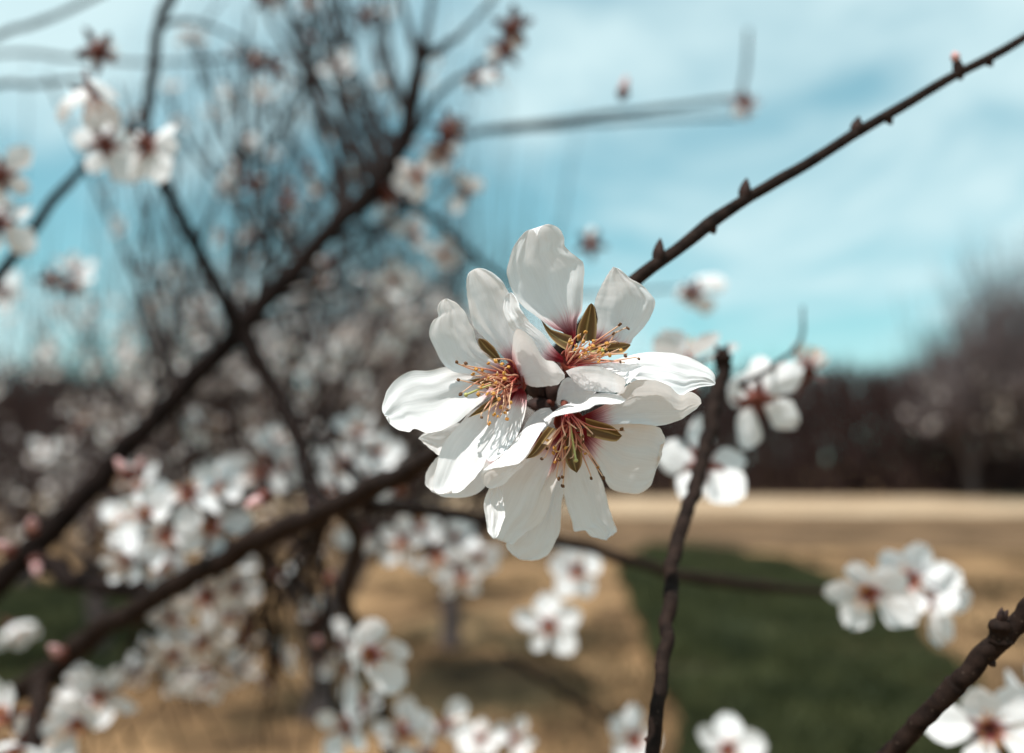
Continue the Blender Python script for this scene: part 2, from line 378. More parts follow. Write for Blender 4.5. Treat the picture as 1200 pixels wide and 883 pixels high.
# ------------------------------------------------------------------ far wood across the field
def far_wood():
    r = random.Random(21); V, Fc = [], []
    for i in range(60000):
        x = r.uniform(-75, 75); y = r.uniform(33.6, 42)
        top = 4.8 + 1.1 * noise.noise(Vector((x * 0.28, 3, 0))) + 0.8 * noise.noise(Vector((x * 0.9, 8, 0)))
        h0 = r.uniform(0.0, 1.0) ** 0.8 * top
        L = r.uniform(0.5, 1.7); a = r.uniform(0, 6.283); tilt = r.uniform(0.05, 0.8)
        d = Vector((math.cos(a) * tilt, math.sin(a) * tilt, 1)).normalized(); w = r.uniform(0.03, 0.09)
        s = d.cross(Vector((0, 1, 0))).normalized() * w; u = d.cross(s).normalized() * w
        p = Vector((x, y, max(0.0, h0 - L * .5))); q = p + d * L; o = len(V)
        V += [p - s, p + s * .5 + u, p + s * .5 - u, q]
        Fc += [(o, o + 1, o + 3), (o + 1, o + 2, o + 3), (o + 2, o, o + 3)]
    o = mesh_obj('far_wood', V, Fc, M_TWIG_FAR, smooth=False); o['kind'] = 'stuff'
    tag(o, 'dense dark brown leafless wood along the far edge of the field', 'wood')
far_wood()

# ------------------------------------------------------------------ trees at middle distance
def grow(acc, r, start, d, length, rad, level, maxl, upright, tips, kids=(3, 5), wander=0.18, tmin=0.004):
    n = max(4, int(length / 0.12)) if level < 2 else 4
    pts = []; p = start.copy(); v = d.normalized()
    for i in range(n + 1):
        t = i / n; pts.append((p.x, p.y, p.z, rad * (1 - 0.62 * t) if level < maxl else rad * (1 - 0.8 * t)))
        v = (v + Vector((r.gauss(0, wander), r.gauss(0, wander), r.gauss(0, wander) + upright)) * (1.0 if n < 6 else 0.6)).normalized()
        p = p + v * (length / n)
    acc[min(level, 1)].add(tube_data(pts, 7 if level == 0 else (5 if level == 1 else 3), cap=(level == 0)))
    if level >= maxl:
        tips.append((Vector(pts[-1][:3]), v)); tips.append((Vector(pts[len(pts) // 2][:3]), v)); return
    for k in range(r.randint(*kids)):
        t = r.uniform(0.3, 1.0); i = min(n, int(t * n)); q = Vector(pts[i][:3])
        side = Vector((r.gauss(0, 1), r.gauss(0, 1), r.gauss(0, 0.5)))
        side = (side - v * side.dot(v)).normalized()
        nd = (v * r.uniform(0.5, 1.0) + side * r.uniform(0.4, 0.9)).normalized()
        grow(acc, r, q, nd, length * r.uniform(0.5, 0.8), max(pts[i][3] * 0.62, tmin), level + 1, maxl, upright, tips, kids, wander, tmin)

def bloom_tuft(V, Fc, r, c, size):
    for _ in range(3):
        ax = Vector((r.gauss(0, 1), r.gauss(0, 1), r.gauss(0, 1))).normalized(); x = ax.orthogonal().normalized(); y = ax.cross(x)
        p = c + Vector((r.gauss(0, size), r.gauss(0, size), r.gauss(0, size))); s = size * r.uniform(0.7, 1.2)
        o = len(V); V.append(p - ax * s * .25)
        for k in range(5):
            an = 2 * math.pi * k / 5 + r.uniform(-.1, .1); V.append(p + (x * math.cos(an) + y * math.sin(an)) * s)
        for k in range(5): Fc.append((o, o + 1 + k, o + 1 + (k + 1) % 5))

def tree(name, label, base, limbs, trunk_h, trunk_r, seed, limb_len, upright, bloom, maxl=3, kids=(3, 5), twig=M_TWIG_FAR, spread=0.7, bloom_size=0.02, lean=Vector((0, 0, 0)), group=None, bloom_zmax=99, wander=0.18, shoots=0, shoot_len=(1, 2), shoot_r=.006, tmin=.004, fan=.16):
    r = random.Random(seed)
    root = empty(name, base)
    tr = Acc(); cr_ = Acc(); acc = [tr, cr_]; tips = []
    pts = [(lean.x * t * trunk_h + 0.02 * math.sin(5 * t), lean.y * t * trunk_h, trunk_h * t - 0.06, trunk_r * (1.35 - 0.45 * t) if t < .15 else trunk_r * (1.15 - 0.2 * t)) for t in (0, .12, .3, .6, .85, 1.05)]
    tr.add(tube_data(catmull(pts, 14), 10, 0.25, seed))
    top = Vector(pts[-2][:3])
    for k in range(limbs):
        a = 2 * math.pi * (k + r.uniform(-.25, .25)) / limbs
        grow(acc, r, top, Vector((math.cos(a) * spread, math.sin(a) * spread, 1)), limb_len * r.uniform(0.85, 1.1), trunk_r * 0.62, 0, maxl, upright, tips, kids, wander, tmin)
    for k in range(shoots):
        p, v = r.choice(tips); Ls = r.uniform(*shoot_len); q = p.copy(); w = Vector((r.gauss(0, fan), r.gauss(0, fan), 1)).normalized(); pp = []
        for i in range(6):
            pp.append((q.x, q.y, q.z, shoot_r * r.uniform(.8, 1.1) * (1 - .15 * i))); w = (w + Vector((r.gauss(0, .05), r.gauss(0, .05), .05))).normalized(); q = q + w * Ls / 5
        cr_.add(tube_data(pp, 3, cap=False))
    tr.obj('trunk', M_BARK_FAR, root); cr_.obj('crown', twig, root)
    if bloom > 0:
        V, Fc = [], []
        for p, v in tips:
            if r.random() < bloom and p.z < bloom_zmax: bloom_tuft(V, Fc, r, p, bloom_size)
        if V:
            b = mesh_obj('blossoms', V, Fc, M_BLOOM_FAR, root, smooth=False); b['kind'] = 'stuff'
    tag(root, label, 'tree', group)
    return root

g0 = ground_at(372, 836)
tree('almond_tree', 'almond tree with short forked trunk and upright leafless shoots rising from ochre soil', Vector((g0.x, g0.y, 0)), 5, 0.52, 0.07, 5, 1.3, 0.13, 0.35, 4, (4, 6), M_TWIG_FAR, 0.95, 0.020, bloom_zmax=2.2, shoots=240, shoot_len=(.8, 1.9), shoot_r=.0065)
for k, (px, d, hh, sd, nsh, lab) in enumerate([
        (40, 10.0, 1.0, 31, 40, 'low almond tree with pale bloom at the dark edge of the left grass patch'),
        (215, 11.5, 1.05, 32, 60, 'low almond tree with pale bloom seen under the diagonal limb'),
        (122, 6.6, 1.0, 36, 120, 'almond tree with thin upright shoots behind the brown-eyed pair of blossoms'),
        (528, 6.9, 1.0, 34, 170, 'low almond tree with sparse pale bloom behind the sharp blossom cluster')]):
    b = CAMPOS + Vector(((px - 600) / FPX * d, d, 0))
    tree('almond_tree', lab, Vector((b.x, b.y, 0)), 5, 0.7, 0.07, sd, hh, 0.03, 0.02, 4, (4, 5), M_TWIG_FAR, 0.95, 0.036, group='trees in the field', shoots=nsh, shoot_len=(.6, 1.7), shoot_r=.0085, fan=.2)
for px, d, sd, lab in [(1135, 33.0, 47, 'leafless tree with a fan of grey shoots rising out of the far wood'), (1225, 30.0, 52, 'taller leafless tree with grey upright shoots beside the far wood')]:
    b = Vector(((px - 600) / FPX * d, d, 0)); tall = px > 1200
    tree('bare_tree', lab, b, 6, 1.3, 0.17, sd, 3.4 if tall else 2.7, 0.09, 0.03, 4, (4, 5), M_TWIG_PALE, 0.8, 0.09, group='bare trees by the far wood', bloom_zmax=4.5, shoots=380, shoot_len=(1.4, 3.6) if tall else (1.2, 3.0), shoot_r=.030, tmin=.018, fan=.25)

# ------------------------------------------------------------------ branches
def branch(name, label, pts, mat=M_BARK, group=None, buds=(), sides=12, seed=1, knots=()):
    """pts: (px, py, distance m, radius px)"""
    W3 = []
    for px, py, d, rp in pts:
        p = at(px, py, d); W3.append((p.x, p.y, p.z, rp / FPX * d * (1.0 if d < .8 else .62)))
    n = max(30, int(len(pts) * 15)); R = catmull(W3, n)
    # slight zigzag and swelling at nodes, like young almond wood
    rr = random.Random(seed); Q = []
    for i, q in enumerate(R):
        sw = 1 + 0.45 * max(0, noise.noise(Vector((i * 0.16, seed * 3.1, 4))) - .25) + .04 * noise.noise(Vector((i * .5, seed, 9)))
        jx = noise.noise(Vector((i * 0.16, seed, 0))) * q[3] * 0.5; jz = noise.noise(Vector((i * 0.16, seed, 7))) * q[3] * 0.5
        Q.append((q[0] + jx, q[1], q[2] + jz, q[3] * sw))
    origin = Vector(Q[0][:3])
    Vt, Fc, U = tube_data(Q, sides, 0.13, seed)
    o = mesh_obj(name, [v - origin for v in Vt], Fc, mat, None, U); o.location = origin
    tag(o, label, 'branch', group)
    for (px, py, d, fx, fy, ln, rad, kind) in buds:          # little buds sitting on the bark
        c = at(px, py, d) - origin; ax = facing(fx, fy, 0.15)
        a = Acc()
        if kind == 'bud':
            a.add(ellipsoid_data(c + ax * ln * .28, ax, ln, rad, 8, 8, 0.45, 3))
            a.obj('bud', M_BUDSCALE, o)
        elif kind == 'pinkbud':
            a.add(ellipsoid_data(c + ax * ln * .28, ax, ln, rad, 8, 8, 0.35))
            bo = a.obj('bud', M_BUDSCALE, o)
            t = Acc(); t.add(ellipsoid_data(c + ax * ln * .72, ax, ln * .5, rad * .75, 6, 8, 0.1)); t.obj('bud_tip', M_BUD, bo)
        else:                                                 # stub: a short knobbly spur
            e = c + ax * ln
            a.add(tube_data(catmull([(c.x, c.y, c.z, rad * 1.25), (*(c + ax * ln * .5), rad), (*e, rad * 1.2), (*(e + ax * rad * .5), rad * .5)], 10), 8, 0.3, seed))
            sp = a.obj('spur', mat, o)
            for q in range(3):
                ax2 = (ax + facing(rr.gauss(0, 1), rr.gauss(0, .6), rr.gauss(0, 1)) * .7).normalized()
                t = Acc(); t.add(ellipsoid_data(e + ax2 * rad * .8, ax2, rad * 1.9, rad * .55, 6, 7, 0.4)); t.obj('bud', M_BUDSCALE, sp)
    return o

MM = 0.001
BOUGH = branch('almond_branch', 'dark tapering branch that carries the sharp white blossom cluster, budded towards its tip',
       [(-640, 1330, .74, 17.1), (-330, 1060, .69, 15.3), (-40, 850, .64, 13.6), (40, 800, .61, 13.6), (110, 745, .58, 13.0), (200, 690, .54, 13.0), (290, 640, .50, 13.0), (400, 590, .44, 12.3), (490, 545, .375, 11.0), (575, 488, .30, 8.5), (645, 425, .265, 10), (742, 328, .268, 8.2), (800, 288, .275, 7.6), (875, 233, .285, 7.2), (950, 190, .295, 6.6), (1003, 156, .30, 6.3), (1065, 121, .305, 6.0), (1127, 84, .31, 5.6), (1200, 45, .315, 5.2), (1260, 10, .32, 4.8)],
       buds=[(772, 306, .271, .05, 1, 8.53 * MM, 2.38 * MM, 'bud'), (873, 232, .285, .05, 1, 7.75 * MM, 2.50 * MM, 'bud'), (833, 266, .28, .5, -1, 3.41 * MM, 1.88 * MM, 'bud'), (1003, 155, .30, .15, 1, 6.51 * MM, 2.50 * MM, 'bud'), (1040, 138, .303, .5, -1, 3.72 * MM, 1.75 * MM, 'bud'), (1125, 88, .31, -.35, 1, 8.5 * MM, 2.3 * MM, 'pinkbud'), (1157, 70, .312, .6, -1, 3.88 * MM, 1.88 * MM, 'bud'), (636, 462, .242, -.4, .5, 9 * MM, 3.4 * MM, 'bud'), (648, 464, .24, .3, .8, 9 * MM, 3.4 * MM, 'bud'), (645, 478, .241, -.6, .1, 9 * MM, 3 * MM, 'bud'), (655, 452, .244, .2, .9, 10 * MM, 4 * MM, 'bud')], seed=3)
branch('almond_twig', 'upright dark twig standing in front of the dark green grass patch',
       [(848, 428, .36, 7.6), (842, 455, .355, 8.9), (833, 495, .345, 8.9), (822, 545, .33, 8.5), (803, 605, .31, 8.5), (789, 655, .295, 8.5), (784, 715, .28, 8.5), (776, 785, .265, 8.5), (768, 850, .255, 8.5), (762, 910, .25, 8.9), (756, 980, .245, 9.3)],
       buds=[(787, 655, .295, -1, -.1, 2.6 * MM, 1.7 * MM, 'bud'), (764, 868, .254, -1, .2, 2.8 * MM, 1.7 * MM, 'bud'), (848, 432, .36, -.1, 1, 5 * MM, 3.2 * MM, 'stub')], seed=5)
branch('almond_twig', 'stout red-brown twig with a knobbly spur crossing the edge of the grass patch',
       [(1290, 652, .245, 12.2), (1230, 695, .247, 11.9), (1180, 742, .25, 11.5), (1120, 803, .255, 11.2), (1075, 850, .26, 10.8), (1035, 893, .265, 10.8), (980, 950, .27, 10.8)],
       buds=[(1172, 752, .25, -.12, 1, 5.2 * MM, 2.6 * MM, 'stub'), (1108, 817, .256, .9, -.6, 3.0 * MM, 1.6 * MM, 'bud'), (1160, 775, .252, .8, -.8, 2.6 * MM, 1.5 * MM, 'bud')], seed=8)
LIMB = branch('almond_limb', 'thick dark limb rising diagonally to a fork in front of the bare shoots',
       [(-760, 1420, .74, 21.6), (-420, 1085, .72, 18.0), (-120, 790, .70, 15.6), (-30, 708, .70, 14.9), (55, 627, .70, 14.2), (120, 556, .70, 13.0), (200, 472, .70, 11.7), (282, 386, .70, 11.7), (340, 322, .71, 10.7), (392, 265, .72, 9.7), (432, 226, .73, 9.4), (466, 178, .74, 9.1), (482, 122, .75, 8.5), (493, 62, .76, 7.5), (500, 48, .76, 3.9)], M_BARK_OLD, sides=14, seed=11)
TWIG_SPOTS = []
def side_twigs(parent, starts, count, seed, reach, rise, deep, rpx):
    r = random.Random(seed); org = parent.location
    for k in range(count):
        i = r.randrange(len(starts) - 1); t = r.random(); a, b_ = starts[i], starts[i + 1]
        px, py, d = (a[c] + (b_[c] - a[c]) * t for c in range(3)); acc = Acc()
        def run(px, py, d, ex, ey, ed, rp, lev):
            pts = []; n = 6; ph = r.uniform(0, 6); amp = r.uniform(6, 22)
            for q in range(n + 1):
                u = q / n; w = math.sin(u * 4 + ph) - math.sin(ph)
                dd = d + (ed - d) * min(1, u * 1.6)
                p = at(px + (ex - px) * u ** .85 + amp * w * u, py + (ey - py) * u + r.uniform(-5, 5) * (q > 0), dd) - org
                pts.append((p.x, p.y, p.z, rp / FPX * dd * (1 - .6 * u)))
            acc.add(tube_data(catmull(pts, 18), 5))
            for q in (2, 3, 4, 5, 6): TWIG_SPOTS.append(Vector(pts[q][:3]) + org)
            if lev:
                for _ in range(r.randint(1, 3)):
                    u = r.uniform(.3, .8); run(px + (ex - px) * u ** .85, py + (ey - py) * u, d + (ed - d) * min(1, u * 1.6), px + (ex - px) * u + r.uniform(-90, 90), py + (ey - py) * u + math.copysign(r.uniform(60, 200), ey - py), ed + r.uniform(0, .3), rp * .6, 0)
        run(px, py, d, px + r.uniform(*reach), py - r.uniform(*rise), d + r.uniform(*deep), r.uniform(*rpx), 1)
        acc.obj('twig', M_BARK_OLD, parent)
side_twigs(LIMB, [(150, 520, .70), (200, 472, .70), (282, 386, .70), (340, 322, .71), (392, 265, .72), (432, 226, .73), (466, 178, .74), (482, 122, .75)], 27, 5, (-150, 130), (140, 420), (.15, 1.3), (3.0, 5.5))
side_twigs(LIMB, [(200, 472, .70), (282, 386, .70), (340, 322, .71), (432, 226, .73)], 12, 9, (20, 230), (-190, 120), (.3, 1.4), (3.0, 5.0))
side_twigs(BOUGH, [(110, 745, .58), (200, 690, .54), (290, 640, .50), (400, 590, .44)], 16, 6, (-120, 120), (-190, -60), (.15, .9), (3.0, 5.0))
side_twigs(BOUGH, [(200, 690, .54), (290, 640, .50), (400, 590, .44), (490, 545, .375)], 14, 7, (-140, 60), (60, 200), (.2, .9), (3.0, 5.0))
for lab, pts, sd in [
    ('slim dark twig leaving the diagonal limb and climbing to a pair of brown-eyed blossoms', [(286, 392, .70, 10.7), (262, 350, .69, 8.2), (226, 282, .68, 7.4), (192, 212, .66, 6.6), (166, 168, .65, 5.7), (150, 140, .65, 3.3)], 12),
    ('dark twig hanging from the diagonal limb towards the branch with the sharp blossoms', [(282, 388, .70, 11.5), (318, 452, .69, 9.0), (348, 515, .67, 8.2), (370, 572, .64, 7.4), (384, 615, .6, 6.6)], 13),
    ('thin dark twig rising from the fork of the diagonal limb to the right', [(494, 66, .76, 5.7), (520, 55, .78, 4.9), (545, 35, .8, 4.9), (575, 2, .83, 4.1), (600, -40, .86, 4.1)], 14),
    ('thin straight twig rising from the fork of the diagonal limb', [(494, 66, .76, 6.6), (503, 20, .9, 5.7), (512, -40, 1.0, 4.9)], 15),
    ('thin twig leaning left from the fork of the diagonal limb', [(490, 66, .76, 6.6), (476, 20, .9, 5.7), (460, -40, 1.0, 4.9)], 16),
    ('dark upright twig with a node between the hanging blossom and the pale bud', [(168, 172, .66, 5.7), (174, 118, .70, 6.1), (181, 70, .72, 6.1), (186, 28, .73, 5.7), (204, -10, .74, 5.7), (216, -50, .75, 4.9)], 17),
    ('short dark twig slanting up to the pair of brown-eyed blossoms', [(-330, 760, .68, 9), (-190, 560, .63, 8), (-40, 372, .60, 6.6), (2, 318, .60, 6.6), (30, 282, .60, 6.1), (62, 236, .61, 5.7), (98, 196, .63, 4.9), (120, 170, .65, 3.3)], 18),
    ('faint grey twig crossing the bright cloud to a single hanging bud', [(448, 232, .74, 7.4), (505, 180, .95, 6.6), (560, 155, 1.05, 6.1), (660, 142, 1.1, 6.1), (765, 128, 1.12, 5.3), (868, 115, 1.15, 4.5)], 19),
    ('faint lower twig of the pair crossing the bright cloud', [(560, 155, 1.05, 4.9), (640, 150, 1.15, 4.1), (740, 142, 1.2, 3.7), (862, 138, 1.22, 2.9)], 20),
    ('faint grey twig arching beside the topmost blossom with a brown eye', [(-420, 240, 1.0, 7), (-30, 55, .95, 5.7), (30, 32, .95, 5.3), (80, 12, .95, 4.9), (140, -18, .95, 4.9)], 23),
    ('faint level twig passing behind the small brown blossom', [(-420, 120, 1.25, 6), (-30, 66, 1.25, 4.1), (80, 68, 1.25, 4.1), (180, 74, 1.25, 3.7), (290, 66, 1.25, 3.3), (340, 60, 1.25, 2.5)], 24),
    ('faint level twig ending at the brown-tipped drooping blossom', [(-420, 190, 1.0, 7), (-30, 104, 1.0, 5.7), (30, 100, 1.0, 5.3), (90, 94, 1.0, 4.5), (102, 96, 1.0, 3.3)], 25),
    ('faint twig arching from the node of the upright twig to the brown blossoms', [(186, 28, .73, 4.1), (230, 26, .85, 4.1), (275, 45, .95, 3.7), (310, 72, 1.0, 3.7), (365, 105, 1.0, 4.1), (420, 130, .95, 4.1), (462, 160, .8, 4.9)], 26),
    ('dim twig climbing left beside the orange-eyed blossom', [(392, 268, .72, 7.4), (402, 190, .95, 4.9), (370, 110, 1.05, 5.3), (345, 45, 1.1, 5.3), (330, -30, 1.12, 4.9)], 27),
    ('dim twig slanting down to the pair of small brown blossoms', [(360, 108, 1.05, 4.9), (330, 150, 1.05, 4.9), (308, 182, 1.05, 4.5), (295, 212, 1.05, 3.7)], 28),
    ('dim twig bending from the diagonal limb behind the sharp cluster', [(440, 220, .74, 8.2), (500, 250, .85, 7.4), (545, 290, .95, 6.6), (600, 330, 1.05, 5.7), (680, 345, 1.1, 4.1), (800, 338, 1.15, 2.5)], 29),
    ('long thin dark twig running level from the bough towards the grass patch', [(430, 592, .44, 8.2), (500, 598, .50, 7.4), (575, 612, .55, 7.0), (680, 640, .60, 7.0), (790, 672, .62, 6.6), (850, 682, .63, 7.0), (920, 690, .64, 5.3), (1005, 696, .66, 4.1)], 30),
    ('dark knotted stub leaving the diagonal limb among pink buds', [(40, 652, .70, 11.5), (90, 680, .66, 11.5), (150, 690, .62, 10.7), (210, 686, .56, 9.8)], 33),
    ('dark twig dropping from the branch to the blossoms at its foot', [(398, 592, .45, 9.0), (420, 640, .55, 7.4), (405, 700, .66, 7.4), (432, 770, .72, 6.6), (450, 840, .74, 7.4), (460, 910, .74, 7.4)], 34),
    ('short dark stub with white flowers at the foot of the branch', [(50, 795, .60, 10.7), (45, 830, .56, 10.7), (36, 880, .52, 10.7), (30, 930, .50, 10.7)], 35),
    ('brown twig lying low between the pale blossoms and the upright twig', [(590, 770, .9, 5.7), (640, 800, .92, 5.7), (690, 830, .94, 5.7), (725, 852, .95, 4.1)], 36),
    ('faint wisp of twig above the right-hand back-turned blossom', [(868, 452, .37, 3.3), (905, 430, .40, 2.9), (938, 400, .44, 2.5), (941, 360, .46, 1.2)], 37),
    ('faint pale twig hanging above the single bud in the cloud', [(868, 115, 1.15, 4), (874, 80, 1.16, 4), (877, 35, 1.17, 3.4)], 38),
    ('dark twig bearing brown blossoms beside the leafless shoots', [(466, 182, .74, 7.4), (520, 105, .86, 5.7), (560, 80, .92, 4.9), (598, 45, .96, 4.9), (610, 15, .98, 3.3)], 39)]:
    branch('almond_twig', lab, pts, M_BARK if pts[0][2] < .66 else M_BARK_OLD, sides=10, seed=sd)

# ------------------------------------------------------------------ hero blossoms
def hero_petal(name, parent, origin, L, R, z, mat=M_PETAL, roll=0.0, cup=1.2, fold=0.5, seed=0, nu=72, nv=26, frill=0.7, thickness=None):
    """L, R: outline edges base -> tip in photo pixels; z: depth profile base..tip (mm, + away); roll: mm, right edge away"""
    r = random.Random(seed * 13 + 5); ph = r.uniform(0, 6)
    Ls = catmull(L, nu); Rs = catmull(R, nu); zs = catmull([(i / (len(z) - 1), q, 0) for i, q in enumerate(z)], 41)
    def zf(u):
        f = u * 40; i = min(39, int(f)); return zs[i][1] + (zs[i + 1][1] - zs[i][1]) * (f - i)
    rim = lambda u, k: noise.noise(Vector((u * 11, seed, k))) * 1.3 + .6 * noise.noise(Vector((u * 27, seed, k)))
    V, U, Fc = [], [], []
    for i in range(nu):
        u = i / (nu - 1)
        env = math.sin(math.pi * min(1, max(0, u * .92 + .04))) ** 0.6
        fr = frill * min(1, u * 1.6)
        lx = Ls[i][0] + fr * rim(u, 1); ly = Ls[i][1] + fr * rim(u, 2)
        rx = Rs[i][0] + fr * rim(u, 3); ry = Rs[i][1] + fr * rim(u, 4)
        for j in range(nv):
            v = j / (nv - 1); w = 2 * v - 1
            # notched tips look fuller when rows bow outward a little
            px = lx + (rx - lx) * v; py = ly + (ry - ly) * v
            dz = zf(u) + roll * w * env * 0.5 + cup * (.6 * (1 - w * w) + .5 * (1 - abs(w)) ** 1.1) * env
            dz += fold * env * (0.55 * math.sin(w * 4.2 + ph + 0.8 * u) * u + 0.9 * noise.noise(Vector((u * 2.6, w * 2.1, seed * 3.7))) + 0.52 * noise.noise(Vector((u * 4.6, w * 4.0, seed * 1.7))) + 0.17 * noise.noise(Vector((u * 9, w * 12, seed * 1.3))))
            dz += 0.5 * fold * u * abs(w) ** 4 * noise.noise(Vector((u * 10, w * 2, seed * 2.2)))
            V.append(at(px, py, D0 + dz * MM) - origin); U.append((u, v))
    for i in range(nu - 1):
        for j in range(nv - 1):
            a = i * nv + j; Fc.append((a, a + 1, a + nv + 1, a + nv))
    return mesh_obj(name, V, Fc, mat, parent, U)

def stamen(parent, origin, b, t, bend=0.0, dark=False, rad=0.23, ah=1.0, seed=0):
    r = random.Random(seed)
    p0 = at(b[0], b[1], D0 + b[2] * MM) - origin; p1 = at(t[0], t[1], D0 + t[2] * MM) - origin
    mid = (p0 + p1) * .5 + (AX_U * r.uniform(-1, 1) + AX_R * r.uniform(-1, 1)) * bend * MM - AX_F * 0.8 * MM
    hook = p1 + (AX_R * r.uniform(-1, 1) + AX_U * r.uniform(-1, .6)) * .85 * MM
    pts = catmull([(*p0, rad * MM * 1.15), (*mid, rad * MM * r.uniform(.75, 1.05)), (*p1, rad * MM * .6), (*hook, rad * MM * .5)], 13)
    Vt, Fc, U = tube_data(pts, 6)
    s = mesh_obj('stamen', Vt, Fc, M_FILAMENT, parent, U)
    ax = (hook - p1).normalized() + facing(r.gauss(0, .6), r.gauss(0, .6), r.gauss(0, .6))
    ah *= r.uniform(.75, 1.25); al = .95 * MM * ah; ar = .27 * MM * ah
    a = Acc(); side = ax.orthogonal().normalized() * 0.20 * MM * ah
    a.add(ellipsoid_data(hook + side, ax, al, ar, 5, 6)); a.add(ellipsoid_data(hook - side, ax, al, ar, 5, 6))
    a.obj('anther', M_ANTHER_DARK if dark else M_ANTHER, s)
    return s

def cup(parent, origin, c, f, r0, depth, mat=M_CUP):
    """red flower cup: a small bowl opening along f"""
    c = c - origin; x = f.orthogonal().normalized(); y = f.cross(x); V, Fc, U = [], [], []; nv = 16
    prof = [(0.0, -depth * .55), (.35, -depth * .5), (.7, -depth * .25), (.92, 0.05 * depth), (1.0, .35 * depth), (1.06, .4 * depth), (1.12, .3 * depth), (1.02, -.1 * depth), (.8, -.55 * depth), (.5, -.9 * depth), (.3, -1.25 * depth), (.22, -1.7 * depth), (.18, -2.6 * depth)]
    for i, (rr, zz) in enumerate(prof):
        for j in range(nv):
            an = 2 * math.pi * j / nv; V.append(c + f * zz + (x * math.cos(an) + y * math.sin(an)) * max(rr, .01) * r0); U.append((i / 12, j / nv))
    for i in range(len(prof) - 1):
        for j in range(nv): Fc.append((i * nv + j, i * nv + (j + 1) % nv, (i + 1) * nv + (j + 1) % nv, (i + 1) * nv + j))
    Fc.append(tuple((len(prof) - 1) * nv + j for j in range(nv)))
    return mesh_obj('calyx_cup', V, Fc, mat, parent, U)

def hero(label, c, petals, sepals, stamens, base, pistil=None, f=(0, 0, 1), cup_r=2.6, stem=None, group='sharp blossoms of the middle cluster', dark=0.25, seed=0, sbend=1.2):
    origin = at(*c[:2], D0 + c[2] * MM)
    root = empty('almond_blossom', origin); tag(root, label, 'flower')
    for i, p in enumerate(petals):
        hero_petal('petal', root, origin, p['L'], p['R'], p['z'], p.get('mat', M_PETAL), p.get('roll', 0), p.get('cup', 1.2), p.get('fold', 0.7), seed * 20 + i + 1)
    for i, p in enumerate(sepals):
        hero_petal('sepal', root, origin, p['L'], p['R'], p['z'], M_SEPAL, p.get('roll', 0), p.get('cup', 0.7), 0.12, seed * 20 + i + 60, 16, 12, 0.15)
    r = random.Random(seed + 77)
    for i, t in enumerate(stamens):
        b = (base[0] + r.uniform(-1, 1) * base[3], base[1] + r.uniform(-1, 1) * base[3], base[2] + r.uniform(-.5, .5))
        stamen(root, origin, b, (t[0], t[1], t[2] if len(t) > 2 else r.uniform(-5, -1)), sbend * r.uniform(.3, 1), r.random() < dark or (len(t) > 3), seed=seed * 100 + i)
    if cup_r: cup(root, origin, at(base[0], base[1], D0 + (base[2] + 3.5) * MM), facing(*f), cup_r * MM, 2.4 * MM)
    if pistil:
        p0 = at(base[0], base[1], D0 + base[2] * MM) - origin; p1 = at(*pistil[:2], D0 + pistil[2] * MM) - origin
        a = Acc(); a.add(tube_data(catmull([(*p0, .5 * MM), (*((p0 + p1) * .5 + AX_U * .6 * MM), .28 * MM), (*p1, .26 * MM)], 10), 7)); a.add(ellipsoid_data(p1, p1 - p0, 1.0 * MM, .55 * MM, 6, 8))
        a.obj('pistil', M_PISTIL, root)
    if stem:
        s = at(base[0], base[1], D0 + (base[2] + 2) * MM) - facing(*f) * 4 * MM; e = at(*stem[:2], D0 + stem[2] * MM)
        q = (s + e) * .5 + AX_F * 1.5 * MM
        V, Fc, U = tube_data(catmull([(*(s - origin), 1.1 * MM), (*(q - origin), 1.0 * MM), (*(e - origin), 1.3 * MM)], 10), 8, .2, seed)
        mesh_obj('pedicel', V, Fc, M_CALYX, root, U)
    return root

P = lambda L, R, z, **k: dict(L=L, R=R, z=z, **k)
